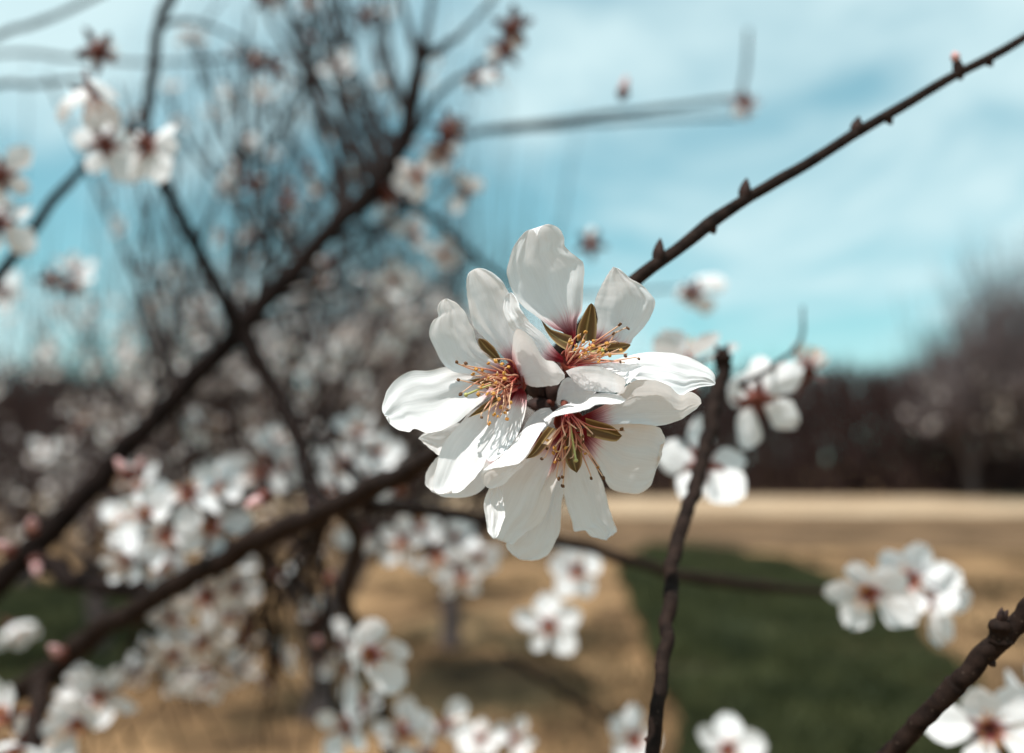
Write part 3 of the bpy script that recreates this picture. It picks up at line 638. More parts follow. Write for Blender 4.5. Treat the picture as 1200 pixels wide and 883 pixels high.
# ---- blossom turned to the left
hero('sharp white almond blossom with its golden anthers fanned out over the left petals', (604, 445, 10), [
    P([(602, 446), (575, 438), (548, 431), (522, 430.5), (501, 434.5), (480, 435.5), (465, 444), (454, 457), (448.6, 473), (448.2, 483), (455, 488)],
      [(602, 452), (575, 464), (554, 480), (538, 494), (519.5, 503.6), (501, 507.6), (486, 502.6), (479, 506.4), (466, 503.6), (456, 496), (455, 488)], [10, 4, 1, 1], roll=-5, cup=1.2, fold=.9),
    P([(600, 446), (548, 440), (523, 430.5), (510, 410), (503, 390), (507, 376.5), (513.5, 371), (512, 363), (516.5, 353), (523, 350)],
      [(602, 438), (577, 420), (561, 406), (555, 388), (545, 367), (538, 358), (529, 351.4), (523, 350)], [11, 7, 3, 0], roll=1.5, cup=1.8, fold=1.5),
    P([(604, 436), (592, 421), (578, 406), (557, 386), (552.5, 375), (549, 357), (546.7, 337), (548, 322.4), (555, 316)],
      [(609, 436), (609, 412), (607, 385), (602, 355), (595, 341), (586, 326.5), (572, 317.3), (563, 314.7), (555, 316)], [11, 8, 3.5, -1], roll=1.5, cup=2.0, fold=1.5),
    P([(606, 458), (594, 463), (554, 481), (542, 493.4), (523.6, 514), (516.5, 528), (511.4, 546.4), (506.3, 567), (509, 576), (516.5, 579.4), (524.6, 577), (529.3, 574)],
      [(609, 458), (600, 480), (588, 505), (577, 525), (570, 540), (564, 551), (550, 567), (540, 576), (531, 578), (529.3, 574)], [9.5, 4, 0, -2], roll=-2, cup=1.6, fold=.7),
    P([(607, 456), (597, 473), (586, 487), (580, 500), (579, 513), (574, 523), (569, 532), (571, 540)],
      [(611, 454.6), (617, 463), (616, 481), (609, 505), (597, 524), (586, 535), (577, 541), (571, 540)], [8.5, 3, -2.5, -3], roll=-3, cup=1.6, fold=.7),
    P([(603, 441), (600, 420), (601, 400), (603.5, 388.5), (609, 386), (620.5, 394), (628.6, 406), (637, 420), (649, 424.5), (657, 432), (662, 439.5)],
      [(606, 444), (613, 449), (624.6, 453.6), (639, 453.4), (653, 451), (660, 445), (662, 439.5)], [9, 2, -4, -6], roll=8, cup=2.2, fold=.6)],
    [P([(585, 427), (567, 414), (560, 401), (561.5, 396.5)], [(587, 420), (579, 407), (570, 399), (561.5, 396.5)], [10, 9, 8]),
     P([(582, 447), (563, 443.5), (550, 446)], [(582, 456), (563, 451), (550, 446)], [8, 4.5, 1.8]),
     P([(583, 463), (565, 475), (548, 490)], [(588, 468), (571, 481), (548, 490)], [8, 4, 1.5])],
    [(533, 425, 0, 1), (542, 428, 0, 1), (540, 446, 0, 1), (538, 463, -1, 1), (579, 421, 1), (586, 429, 0), (595, 440, 0), (573, 449, -3), (575, 460, -4), (568, 444, -3), (563, 449, -3), (560, 454, -3), (570, 455, -4), (579, 445, -4),
     (563, 487, -2, 1), (590, 474, -3), (597, 468, -3), (580, 483, -3), (598, 479, -4), (571, 496, -3), (588, 484, -3), (566, 436, 0), (574, 428, 1), (583, 436, -1), (557, 441, -1), (582, 466, -4), (590, 455, -3), (560, 459, -2), (594, 488, -3), (585, 490, -3), (556, 434, 1), (576, 441, -3), (588, 446, -2), (569, 463, -3), (592, 432, 1)],
    (603, 446, 9, 7), (546, 463, -3), (-.75, -.1, .65), 4.2, (648, 448, 22), seed=1, dark=.12, sbend=2.0)
# ---- blossom turned up
hero('sharp white almond blossom standing highest in the cluster with an upright golden sepal', (684, 412, 7), [
    P([(668, 406), (661, 391), (649, 385.5), (631, 373), (610.6, 357), (598.5, 336.5), (594, 320), (596, 306), (604.5, 285.6), (613.6, 273.3), (622, 269.3), (627.5, 274.4), (629, 279.5)],
      [(674, 404), (676, 377), (682, 363), (683.5, 336.5), (684.5, 310), (676, 302), (663, 290), (660.5, 277.4), (653.4, 266.5), (642, 262.9), (633, 267), (629.6, 275), (629, 279.5)], [7.5, 8, 6, 2], roll=-2, cup=2.2, fold=1.7),
    P([(692, 406), (700, 377), (697, 357), (700, 344.7), (710, 325), (718.6, 312.7)],
      [(700, 410), (735, 405), (743, 395.7), (756, 382), (765.5, 365), (766.5, 351), (755, 336.5), (739, 326.4), (727, 316), (718.6, 312.7)], [6.5, 7, 5, 2], roll=2, cup=2.4, fold=1.7),
    P([(690, 417), (711, 423), (731, 419), (744, 415.2), (764, 412.8), (792.7, 415), (813, 421), (829, 431), (837.6, 439.3), (838.6, 449.5)],
      [(690, 429), (709, 433), (731, 446), (752, 452), (772, 458), (788.6, 462), (799, 464.8), (806, 459.7), (823, 453.6), (836.5, 451.6), (838.6, 449.5)], [5.5, 2.5, 3, 4], roll=-5, cup=-.8, fold=.9),
    P([(672, 424), (690, 421), (711, 424), (735, 427), (747, 427.4), (755, 428)], [(680, 432), (702, 436), (722, 440), (733, 448), (735, 450), (745, 441), (751, 434), (755, 428)], [5, -1, -4, -5], roll=-2, cup=1.0, fold=.3),
    P([(663, 435), (674.5, 430.5), (690, 429), (705, 430.5), (719, 436.5), (731.5, 443.4), (733.6, 450)], [(665, 438), (671, 445.4), (682.6, 455.6), (695, 459), (707, 460), (727, 459.7), (733.6, 450)], [2, -5, -6, -4], roll=10, cup=-1.6, fold=.35, mat=M_PETAL_PLAIN),
    P([(660, 426), (637, 420.5), (628.6, 407), (620.5, 398), (608, 389), (600, 387), (594, 375), (589.5, 363), (592, 349), (598, 343)],
      [(660, 419), (649, 408), (637, 392), (622.5, 379.5), (612, 365), (606, 351), (601.5, 344.5), (598, 343)], [5.5, 2, 1, 3], roll=-2.5, cup=1.0, fold=.8)],
    [P([(676, 400), (677, 385), (683, 370), (689.5, 358.5), (693, 355.5)], [(698, 400), (699.5, 385), (698.5, 370), (696, 358.5), (693, 355.5)], [4.5, 3, 1.5], cup=1.2),
     P([(666, 412), (652, 403), (641, 390), (634, 375)], [(670, 394), (656, 389.5), (645, 385.5), (634, 375)], [5.5, 5.5, 6.5]),
     P([(690, 404), (710, 402.5), (728, 401.5), (739, 404)], [(692, 419), (714, 417), (730, 414), (739, 405)], [3.5, 1, -1], cup=1.0)],
    [(668, 396, 2), (672, 399, 0), (676, 403, -2), (683, 398, -2), (690, 400, -2), (695, 405, -3), (701, 410, -3), (708, 407, -3), (715, 404, -3), (720, 400, -2), (726, 409, -3), (690, 416, -4), (700, 420, -4), (678, 409, -4), (728, 380, 1, 1), (722, 389, 1, 1), (734, 384, 1, 1), (735, 415, 0, 1), (745, 419, -1, 1), (731, 425, -3, 1), (685, 407, -4), (693, 412, -4), (680, 391, 1), (687, 389, 1), (699, 399, -1), (672, 412, -3), (706, 415, -4), (713, 413, -4), (682, 416, -4), (670, 404, -1), (698, 414, -4), (688, 410, -5)],
    (668, 424, 5, 5), (706, 411, -3), (.4, .5, .75), 2.8, (652, 446, 22), seed=2, dark=.04, sbend=2.4)
# ---- blossom hanging down
hero('sharp white almond blossom nodding downwards with shaded petals and long brown stamens', (668, 494, 5), [
    P([(637, 492), (660, 475.5), (681.6, 472), (691, 463.5), (704, 460.8), (724, 462.4), (734, 469)],
      [(639, 494.5), (652, 487.7), (673.4, 483.6), (691, 478.7), (701, 473.6), (714, 474.2), (727, 473), (734, 469)], [-4, -6, -6, -6], roll=-17, cup=-1.6, fold=.4, mat=M_PETAL_PLAIN),
    P([(640, 495.5), (630, 496), (619, 500), (609, 508), (590.8, 530.8), (566, 551.3)],
      [(641, 498), (635.6, 504), (625.4, 520.6), (615, 537), (605, 544), (580.6, 548.6), (566, 551.3)], [-3, -6, -7, -8], roll=-12, cup=-2.2, fold=.35, mat=M_PETAL_PLAIN),
    P([(680, 489), (712, 472), (727.5, 457.7), (743.8, 446.5), (764, 445.8), (782.5, 451.5), (797, 463.4), (809, 459.4), (820.5, 466), (822, 473)],
      [(684, 500), (721, 498.6), (741.7, 500.5), (772, 499.5), (797, 492.3), (813, 482), (822, 473)], [5, 0, -2.5, -1], roll=8, cup=2.0, fold=.8),
    P([(682, 502), (730, 497), (768, 499.5), (777, 508), (779.5, 517), (773.5, 523.5), (776, 531), (774, 539)],
      [(680, 508), (694, 535), (706, 556), (716, 573), (737, 578.5), (753, 577), (764, 566.5), (766.5, 556), (774, 539)], [5.5, 6, 7, 7], roll=9, cup=1.6, fold=1.2),
    P([(668, 506), (660, 545), (659.5, 571.5), (663, 590), (669, 608), (672.5, 622.3), (680.5, 622.5), (686, 622), (692, 629), (701, 630.7), (711, 633.5)],
      [(680, 506), (697, 545), (707, 567.5), (713, 592), (722, 620.5), (720.5, 625.6), (714, 630), (711, 633.5)], [5.5, 9, 13.5, 18], roll=1, cup=1.6, fold=1.4),
    P([(656, 504), (606, 530), (582, 552), (572.4, 573.6), (567, 590), (569.4, 608), (571.4, 622.5), (578.5, 631.5), (587.7, 627.5)],
      [(672, 506), (663, 540), (652, 565), (646, 582), (640, 604), (627.5, 618.4), (613, 627), (604.5, 636.4), (598, 638.8), (591, 633.7), (587.7, 627.5)], [5.5, 7, 11.5, 16], roll=-1, cup=1.8, fold=1.2),
    P([(588, 556), (574, 572), (567, 590), (569.4, 608), (571.4, 622.5), (578.5, 631.5)], [(594, 558), (589, 576), (592, 603), (588, 616), (584, 627), (578.5, 631.5)], [7, 2, -1, -2], roll=2, cup=.8, fold=.6, mat=M_PETAL_PLAIN),  # extra lobe, added and tipped sunward as the previous petal's sunlit margin
    P([(656, 520), (634, 575), (611, 624.5), (593, 637), (599, 649), (609, 656)],
      [(668, 520), (662, 570), (658, 592), (656, 622.5), (648, 641), (639.7, 652), (625.4, 657), (609, 656)], [6.5, 11, 16, 20], roll=1, cup=1.2, fold=1.0),
    P([(632, 506), (592, 540), (566, 552), (565, 564), (571, 572)], [(642, 508), (617, 542), (602, 556), (590, 568), (578.5, 573), (571, 572)], [4, 1, 1, 2], roll=1, cup=1.0, fold=.5)],
    [P([(686, 490), (703, 494.5), (718, 500), (729, 511)], [(688, 511), (708, 516), (722, 517.5), (729, 511)], [2, -1, -3], cup=1.2),
     P([(660, 508), (661.5, 535), (667, 548), (676, 554.5)], [(682, 508), (682.5, 530), (681.5, 545), (676, 554.5)], [2, 0, -2], cup=1.2),
     P([(642, 500), (634, 510), (622, 530), (616, 538)], [(656, 504), (645, 518), (630, 534), (616, 538)], [3, 0, -2], cup=.8)],
    [(639, 536, -4), (650, 524, -5), (650, 541, -4), (658, 541, -5, 1), (652, 560, -3), (706, 558, -3, 1), (703, 549, -3), (676, 503, -7), (694, 562, -2, 1), (731, 505, -2, 1), (661, 557, -3, 1), (645, 515, -4), (667, 522, -6), (684, 520, -6), (690, 532, -4), (656, 529, -5), (671, 536, -5), (642, 523, -3), (663, 512, -7), (681, 511, -7), (695, 509, -6), (648, 530, -3), (660, 566, -2, 1)],
    (666, 492, 4, 8), (675, 540, -6), (.05, -.55, .8), 3.4, (655, 452, 22), seed=3, dark=.5, sbend=1.5)
# ---- two more of the cluster, mostly hidden behind
hero('shaded almond blossom tucked behind the sharp cluster, only grey petal edges showing', (640, 474, 14), [
    P([(644, 478), (632, 480), (620, 490), (612, 505), (606, 520)], [(650, 486), (641, 500), (630, 510), (615, 521), (606, 520)], [14, 10, 8], mat=M_PETAL_PLAIN),
    P([(652, 470), (655, 455), (663, 443), (678, 447), (700, 458)], [(654, 474), (668, 477), (686, 472), (700, 458)], [14, 9, 6], mat=M_PETAL_PLAIN)],
    [], [], (646, 474, 13, 3), None, (0, 0, 1), 0, (652, 448, 26), seed=4)
hero('shaded almond blossom peeping out below and left behind the sharp cluster', (572, 512, 17), [
    P([(570, 500), (540, 496), (515, 500), (498, 507), (490, 514)], [(572, 512), (545, 527), (520, 535), (505, 527), (490, 514)], [17, 14, 12]),
    P([(566, 512), (530, 522), (504, 546), (498, 566), (506, 577)], [(580, 520), (578, 555), (563, 576), (545, 583), (522, 583), (506, 577)], [17, 13, 11]),
    P([(576, 510), (590, 520), (598, 545), (590, 566)], [(584, 506), (612, 520), (615, 548), (590, 566)], [17, 15, 14])],
    [], [], (575, 508, 16, 3), None, (-.4, -.3, .7), 2.6, (590, 478, 60), seed=5)

# ------------------------------------------------------------------ background blossoms: one of each kind, then copies
def petal_mesh(seed, curl, cupv, width=1.0, length=1.0):
    """petal lying along +X from the claw at the origin, +Z is the inner face. unit metres"""
    r = random.Random(seed); nu, nv = 12, 9; V, U, Fc = [], [], []
    Lp = 0.0215 * length; Wp = 0.0085 * width
    for i in range(nu):
        u = i / (nu - 1)
        prof = (math.sin(math.pi * (0.06 + 0.86 * u ** 0.85)) ** 0.8) * (0.25 + 0.75 * min(1, u * 1.9)) + 0.04
        ang = curl * u
        for j in range(nv):
            w = 2 * j / (nv - 1) - 1
            x = Lp * u - (0.0022 * max(0, 1 - abs(w) * 3) * max(0, u - .75) * 4) - 0.003 * abs(w) ** 2 * max(0, u - .6)
            y = Wp * prof * w * (1 + .06 * noise.noise(Vector((u * 6, w, seed))))
            zz = cupv * 0.0042 * w * w * math.sin(math.pi * min(1, u * .9 + .05)) + 0.0016 * noise.noise(Vector((u * 3, w * 2, seed * 1.7)))
            # bend along the length
            X = x * math.cos(ang * .5); Z = x * math.sin(ang * .5) + zz
            V.append((X + .0025, y, Z)); U.append((u, j / (nv - 1)))
    for i in range(nu - 1):
        for j in range(nv - 1):
            a = i * nv + j; Fc.append((a, a + 1, a + nv + 1, a + nv))
    return V, Fc, U
def blossom_proto(curl, cupv, seed, width):
    root = empty('almond_blossom', (0, 0, 0)); parts = []
    for k in range(5):
        V, Fc, U = petal_mesh(seed * 10 + k, curl * (1 + .25 * math.sin(k * 2.1 + seed)), cupv, width * (1 + .1 * math.sin(k * 1.7 + seed)), 1 + .08 * math.cos(k * 2.9 + seed))
        p = mesh_obj('petal', V, Fc, M_PETAL_SOFT, root, U); p.rotation_euler = (math.radians(8 * math.sin(k * 3 + seed)), 0, 2 * math.pi * k / 5 + .12 * math.sin(k * 5 + seed)); p.rotation_mode = 'XYZ'
        p.location = (0, 0, .0006 * (k % 2)); parts.append(p)
    # calyx: red cup and five pointed sepals behind the petals
    a = Acc(); V, Fc, U = [], [], []
    prof = [(.0034, .0008), (.0036, -.001), (.0030, -.003), (.0020, -.005), (.0012, -.0065)]
    for i, (rr, zz) in enumerate(prof):
        for j in range(12): an = 2 * math.pi * j / 12; V.append(Vector((rr * math.cos(an), rr * math.sin(an), zz))); U.append((i / 4, j / 12))
    for i in range(4):
        for j in range(12): Fc.append((i * 12 + j, i * 12 + (j + 1) % 12, i * 12 + 12 + (j + 1) % 12, i * 12 + 12 + j))
    Fc.append(tuple(range(12))); Fc.append(tuple(range(48, 60))); a.add((V, Fc, U))
    a.obj('calyx', M_CALYX, root)
    for k in range(5):
        an = 2 * math.pi * (k + .5) / 5; c, s = math.cos(an), math.sin(an); V = []
        for (rr, hw, zz) in [(.0026, .0016, -.0012), (.0055, .0021, -.0008), (.0085, .0014, -.0012), (.0102, .0002, -.0020)]:
            V += [(rr * c - hw * s, rr * s + hw * c, zz), (rr * c, rr * s, zz - .0006), (rr * c + hw * s, rr * s - hw * c, zz)]
        Fc = []
        for q in range(3): Fc += [(q * 3, q * 3 + 1, q * 3 + 4, q * 3 + 3), (q * 3 + 1, q * 3 + 2, q * 3 + 5, q * 3 + 4)]
        mesh_obj('sepal', V, Fc, M_CALYX, root, [(0, 0)] * 12)
    # pedicel
    V, Fc, U = tube_data(catmull([(0, 0, -.006, .0012), (.0006, 0, -.010, .0011), (.002, .001, -.015, .0014)], 8), 7)
    mesh_obj('pedicel', V, Fc, M_CALYX, root, U)
    r = random.Random(seed); f, an_ = Acc(), Acc()
    for k in range(24):
        q = r.uniform(0, 6.283); sp = r.uniform(.1, .62); ln = r.uniform(.008, .0125); d = Vector((math.cos(q) * sp, math.sin(q) * sp, 1)).normalized()
        b = Vector((math.cos(q) * .0022, math.sin(q) * .0022, 0)); e = b + d * ln
        f.add(tube_data([(*b, .00026), (*((b + e) / 2 + Vector((0, 0, .0006))), .00022), (*e, .00018)], 4, cap=False))
        an_.add(ellipsoid_data(e, d, .0012, .0005, 4, 5))
    fo = f.obj('stamens', M_FILAMENT, root); fo['kind'] = 'stuff'
    ao = an_.obj('anthers', M_ANTHER, fo); ao['kind'] = 'stuff'
    return root
def bud_proto():
    root = empty('flower_bud', (0, 0, 0)); a = Acc()
    a.add(ellipsoid_data(Vector((0, 0, .005)), Vector((0, 0, 1)), .0115, .0038, 9, 10, .5, 0)); a.obj('folded_petals', M_BUD, root)
    c = Acc(); c.add(ellipsoid_data(Vector((0, 0, -.001)), Vector((0, 0, 1)), .0095, .0036, 8, 10, -.15, 5)); c.obj('calyx', M_CALYX, root)
    return root
def spent_proto(seed):
    root = blossom_proto(1.5, 1.1, seed, .8); k = 0
    for ch in list(root.children):
        if ch.name.startswith('petal'):
            k += 1
            if k in (2, 4): bpy.data.objects.remove(ch)
            else: ch.scale = (.62, .62, .62)
        elif ch.name.startswith(('calyx', 'sepal')): ch.scale = (1.55, 1.55, 1.4)
        elif ch.name.startswith('stamens'): ch.scale = (1.15, 1.15, 1.0)
    return root
PROTOS = {'spent': spent_proto(6), 'open': blossom_proto(.35, .5, 1, 1.05), 'cup': blossom_proto(1.0, .9, 2, 1.0), 'wide': blossom_proto(.05, .35, 3, 1.12), 'bell': blossom_proto(1.75, 1.1, 4, .95), 'bud': bud_proto()}
def copy_tree(o, parent=None):
    c = o.copy(); COL.objects.link(c); c.parent = parent
    for ch in list(o.children): copy_tree(ch, c)
    return c
def place(kind, px, py, size, f, label, group, spin=None):
    """size: full open width in photo pixels, which sets the distance for a 46 mm blossom (11 mm bud)"""
    k0 = {'bud': .0125}.get(kind, .046); sc = rnd.uniform(.93, 1.07)
    d = k0 * sc * FPX / size
    o = copy_tree(PROTOS[kind])
    o.location = at(px, py, d); fv = facing(*f)
    q = fv.to_track_quat('Z', 'Y') @ Quaternion((0, 0, 1), rnd.uniform(0, 6.283) if spin is None else spin)
    o.rotation_mode = 'QUATERNION'; o.rotation_quaternion = q; o.scale = (sc, sc, sc)
    for ch in list(o.children):
        if ch.name.startswith('petal'):
            if group and rnd.random() < .16 and kind not in ('wide', 'spent'): bpy.data.objects.remove(ch); continue
            e = ch.rotation_euler; ch.rotation_euler = (e.x + rnd.uniform(-.35, .35), e.y + rnd.uniform(-.45, .25), e.z + rnd.uniform(-.12, .12))
            q2 = (rnd.uniform(.75, 1.08) if group else rnd.uniform(.92, 1.08)) * ch.scale.x; ch.scale = (q2, q2 * (rnd.uniform(.68, 1.0) if group else rnd.uniform(.82, 1.02)), q2)
    tag(o, label, 'bud' if kind == 'bud' else 'flower', group)
    return o

SETS = []
def S(label, group, items): SETS.append((label, group, items))
S('soft white almond blossom seen from behind, red star calyx on the upright twig', None, [('wide', 824, 543, 116, (.05, -.38, -.92), 0.33)])
S('soft white almond blossom turned away to the right from the tip of the upright twig', None, [('open', 886, 466, 118, (.72, .15, -.68), .2)])
S('soft white almond blossom half hidden behind the right petal of the sharp cluster', None, [('open', 806, 428, 118, (-.2, .85, -.4), .3)])
S('brownish fading blossom above the one turned away at the tip of the upright twig', None, [('spent', 944, 432, 100, (.25, .9, .2), 0)])
S('soft white blossom with a dark eye at the end of the long level twig', None, [('open', 1018, 693, 104, (-.45, -.2, .85), .5)])
S('soft white blossom with a red eye above the edge of the grass patch', None, [('open', 1066, 680, 104, (-.35, .25, .88), 1.1)])
S('soft white blossom seen edge on beside the red-eyed one over the grass patch', None, [('cup', 1092, 704, 100, (.75, -.35, .5), .2)])
S('soft white blossom with an orange-red eye below the stout red-brown twig', None, [('open', 1160, 855, 128, (-.35, .25, .9), .75), ])
S('white blossom beside the orange-eyed one below the stout red-brown twig', None, [('cup', 1212, 825, 120, (.5, .5, .7), .2)])
S('small soft white blossom low on the grass patch', None, [('open', 852, 880, 84, (0, .5, .86), .2)])
S('pale blossom low behind the foot of the upright twig', None, [('cup', 744, 868, 78, (-.2, .5, .84), .2)])
S('lone white blossom with two bright halves over the shaded soil', None, [('open', 643, 735, 78, (.1, .35, .92), .3)])
S('lone grey-white blossom with a dark eye under the sharp cluster', None, [('wide', 675, 670, 72, (.05, .1, 1), .3)])
S('white blossom with one petal thrust right beside the forked trunk', None, [('cup', 432, 768, 112, (.55, .2, .8), .45)])
S('soft white blossom in the row along the bottom between trunk and upright twig', 'blossoms low on the dropping twig', [('open', 408, 852, 96, (-.3, .3, .9)), ('cup', 472, 858, 92, (-.2, .6, .75)), ('cup', 520, 852, 92, (.45, .6, .65)), ('open', 562, 868, 84, (0, .7, .7)), ('open', 602, 866, 76, (.3, .5, .8)), ('cup', 425, 826, 84, (.1, .8, .5)), ('cup', 500, 890, 88, (0, .4, .9))])
S('grey-white blossom hanging under the level twig', 'blossoms under the level twig', [('open', 472, 634, 84, (-.2, -.3, .9)), ('open', 512, 652, 84, (.2, -.5, .8)), ('open', 540, 676, 76, (.3, -.5, .8)), ('cup', 492, 620, 76, (.3, .4, .8)), ('open', 425, 628, 78, (-.2, -.4, .9)), ('cup', 558, 650, 74, (.5, -.3, .8)), ('open', 532, 630, 70, (.2, .3, .9))])
S('dim white blossom crowded above the branch left of the sharp cluster', 'blossoms above the branch', [('open', 402, 545, 88, (-.2, .2, .9)), ('cup', 418, 508, 80, (.1, .8, .6)), ('open', 440, 530, 76, (.3, .4, .8)), ('open', 388, 572, 80, (-.3, -.1, .9)), ('cup', 465, 572, 72, (.3, .1, .9)), ('open', 430, 562, 74, (.2, .3, .9)), ('cup', 372, 555, 72, (-.4, .5, .8))])
S('bright white blossom in the dense bunch between the diagonal limb and the branch', 'blossoms of the dense left bunch', [('open', 222, 578, 112, (.1, .3, .95)), ('open', 172, 602, 108, (-.3, .2, .9)), ('cup', 150, 655, 96, (-.4, -.2, .9)), ('open', 192, 660, 96, (.1, -.5, .85)), ('open', 246, 618, 104, (.5, -.1, .85)), ('cup', 196, 628, 100, (-.1, 0, 1)), ('cup', 248, 572, 100, (.6, .4, .7)), ('open', 150, 612, 92, (-.5, .4, .8)), ('cup', 262, 650, 92, (.5, -.3, .8)), ('cup', 165, 575, 92, (-.3, .7, .7))])
S('white blossom hanging below the branch over the ochre soil', 'blossoms hanging below the branch', [('open', 205, 722, 96, (-.1, -.2, 1)), ('open', 242, 700, 96, (.3, -.1, .9)), ('open', 236, 752, 92, (.2, -.5, .85)), ('open', 205, 766, 92, (-.2, -.5, .85)), ('cup', 242, 796, 84, (.4, -.6, .7)), ('cup', 268, 718, 88, (.6, -.2, .7)), ('cup', 218, 790, 80, (0, -.7, .7)), ('open', 275, 688, 84, (.5, .1, .85))])
S('white blossom on the stub at the foot of the branch', 'blossoms on the short stub', [('open', 92, 848, 112, (.1, -.3, .95)), ('open', 116, 815, 96, (.4, .1, .9)), ('cup', 62, 852, 100, (-.4, -.2, .9)), ('open', 8, 838, 120, (-.2, .2, .9)), ('cup', 18, 878, 110, (.2, -.2, .9)), ('cup', 100, 800, 84, (.2, .6, .7))])
S('dim blossom by the edge of the left grass patch', None, [('cup', 14, 736, 58, (.7, -.5, .3))])
S('rosy white blossom among buds beside the hanging dark twig', 'rosy blossoms beside the hanging twig', [('cup', 316, 538, 76, (0, .5, .8)), ('cup', 300, 556, 70, (-.4, .2, .9)), ('open', 338, 548, 72, (.4, .4, .8)), ('cup', 325, 520, 64, (.2, .8, .5))])
S('white blossom with a brown eye where two twigs meet under the upright twig', 'pair of brown-eyed blossoms', [('wide', 122, 168, 112, (-.35, -.1, -.9), .2), ('wide', 172, 170, 112, (.3, -.25, -.9), .55)])
S('drooping brown-tipped blossom above the brown-eyed pair', None, [('bell', 105, 108, 100, (.3, -.9, .2))])
S('small brown blossom backed by the pale cloud at the top twig', None, [('spent', 116, 60, 84, (.2, .3, -.9))])
S('small white blossom with an orange eye beside the dim climbing twig', None, [('open', 397, 78, 46, (-.2, .2, .9))])
S('brown-centred blossom seen from behind on the arching twigs', 'brown-centred blossoms against the sky', [('spent', 300, 72, 70, (-.2, .5, -.8)), ('spent', 322, 80, 60, (.3, .2, -.9)), ('spent', 430, 18, 60, (.1, .4, -.9)), ('spent', 602, 32, 88, (.2, .3, -.9)), ('spent', 592, 58, 84, (-.4, 0, -.9)), ('cup', 580, 84, 70, (-.2, -.8, -.5)), ('spent', 558, 92, 64, (-.4, .2, -.8)), ('spent', 310, -2, 62, (0, .3, -.9)), ('spent', 296, 214, 66, (.3, -.1, -.9)), ('spent', 338, 236, 60, (.2, -.3, -.9))])
S('white and brown blossom crowded at the bend of the diagonal limb', 'blossoms at the bend of the limb', [('cup', 512, 182, 72, (.2, -.3, .9)), ('spent', 528, 150, 84, (.2, .4, -.9)), ('spent', 452, 228, 80, (-.1, -.5, -.85)), ('cup', 490, 205, 80, (-.3, -.6, .7)), ('spent', 520, 172, 76, (.5, .2, -.8)), ('open', 462, 330, 66, (.2, .1, .9)), ('cup', 450, 345, 60, (-.2, -.4, .9)), ('cup', 520, 300, 60, (.3, -.2, .9)), ('open', 545, 225, 66, (.2, -.3, .9)), ('cup', 485, 275, 62, (-.2, .2, .9))])
S('small brown blossom with a pale skirt above the sharp cluster', None, [('spent', 692, 286, 62, (.1, .5, -.85))])
S('drooping pale blossom seen from behind under the budded twig', None, [('bell', 812, 342, 74, (.55, -.1, -.8))])
S('pale hanging blossom at the end of the twig across the cloud', None, [('spent', 872, 122, 66, (.1, -.8, -.5))])
S('tiny pale bud halfway along the twig across the cloud', None, [('bud', 730, 108, 22, (.2, .9, .2))])
S('brown-eyed white blossom cut by the frame beside the slanting twig', 'blossoms by the slanting twig', [('wide', 0, 206, 112, (-.1, .1, -1)), ('wide', -2, 260, 112, (0, -.3, -.95)), ('spent', 60, 328, 66, (-.3, .3, -.8)), ('spent', 84, 336, 66, (.3, .1, -.9)), ('cup', 88, 318, 60, (.3, .7, .5)), ('wide', 2, 342, 70, (.2, -.2, -.9))])
S('faint cream blossom floating over the dark wood', 'faint blossoms before the dark wood', [('open', 64, 408, 36, (0, .2, .9)), ('open', 340, 432, 37, (.2, .2, .9)), ('open', 388, 430, 39, (0, .1, .9)), ('open', 185, 365, 37, (.2, 0, .9)), ('open', 148, 412, 36, (-.2, .2, .9)), ('cup', 175, 455, 37, (.2, .2, .9)), ('cup', 228, 400, 39, (.2, .3, .9)), ('open', 55, 525, 41, (0, .2, .9)), ('cup', 268, 550, 41, (0, .2, .9)), ('cup', 352, 470, 37, (.2, .2, .9)), ('open', 420, 455, 39, (.2, .3, .9)), ('cup', 300, 500, 37, (0, .2, .9)), ('cup', 110, 360, 36, (-.2, .2, .9)), ('open', 205, 430, 36, (.2, .2, .9)), ('cup', 240, 358, 39, (.1, .5, .8)), ('cup', 385, 350, 36, (.1, .4, .8)), ('open', 410, 410, 32, (0, .1, .9))])
S('round pink flower bud on the bough above the left grass patch', None, [('bud', 70, 766, 26, (-.2, .6, .7))])
S('pink flower bud on the dark knotted stub', 'pink buds on the knotted stub', [('bud', 38, 620, 26, (.3, .7, .6)), ('bud', 10, 644, 26, (-.4, .5, .7)), ('bud', 42, 660, 22, (.4, -.6, .6))])
S('pink flower bud above the dense white bunch', 'pink buds above the bunch', [('bud', 148, 555, 26, (-.4, .8, .3)), ('bud', 162, 552, 22, (.4, .8, .3))])
S('pink flower bud near the hanging dark twig', 'pink buds near the hanging twig', [('bud', 308, 584, 30, (-.6, -.3, .7)), ('bud', 362, 588, 24, (.3, -.4, .8))])
S('pink flower bud at the fork of the forked trunk', 'pink buds at the fork', [('bud', 386, 678, 24, (.2, .6, .7)), ('bud', 374, 752, 22, (-.2, .3, .9))])
ORD = ['nearest', 'second', 'third', 'fourth', 'fifth', 'sixth', 'seventh', 'eighth', 'ninth', 'tenth', 'eleventh', 'twelfth', 'thirteenth', 'fourteenth', 'fifteenth', 'sixteenth', 'seventeenth', 'eighteenth']
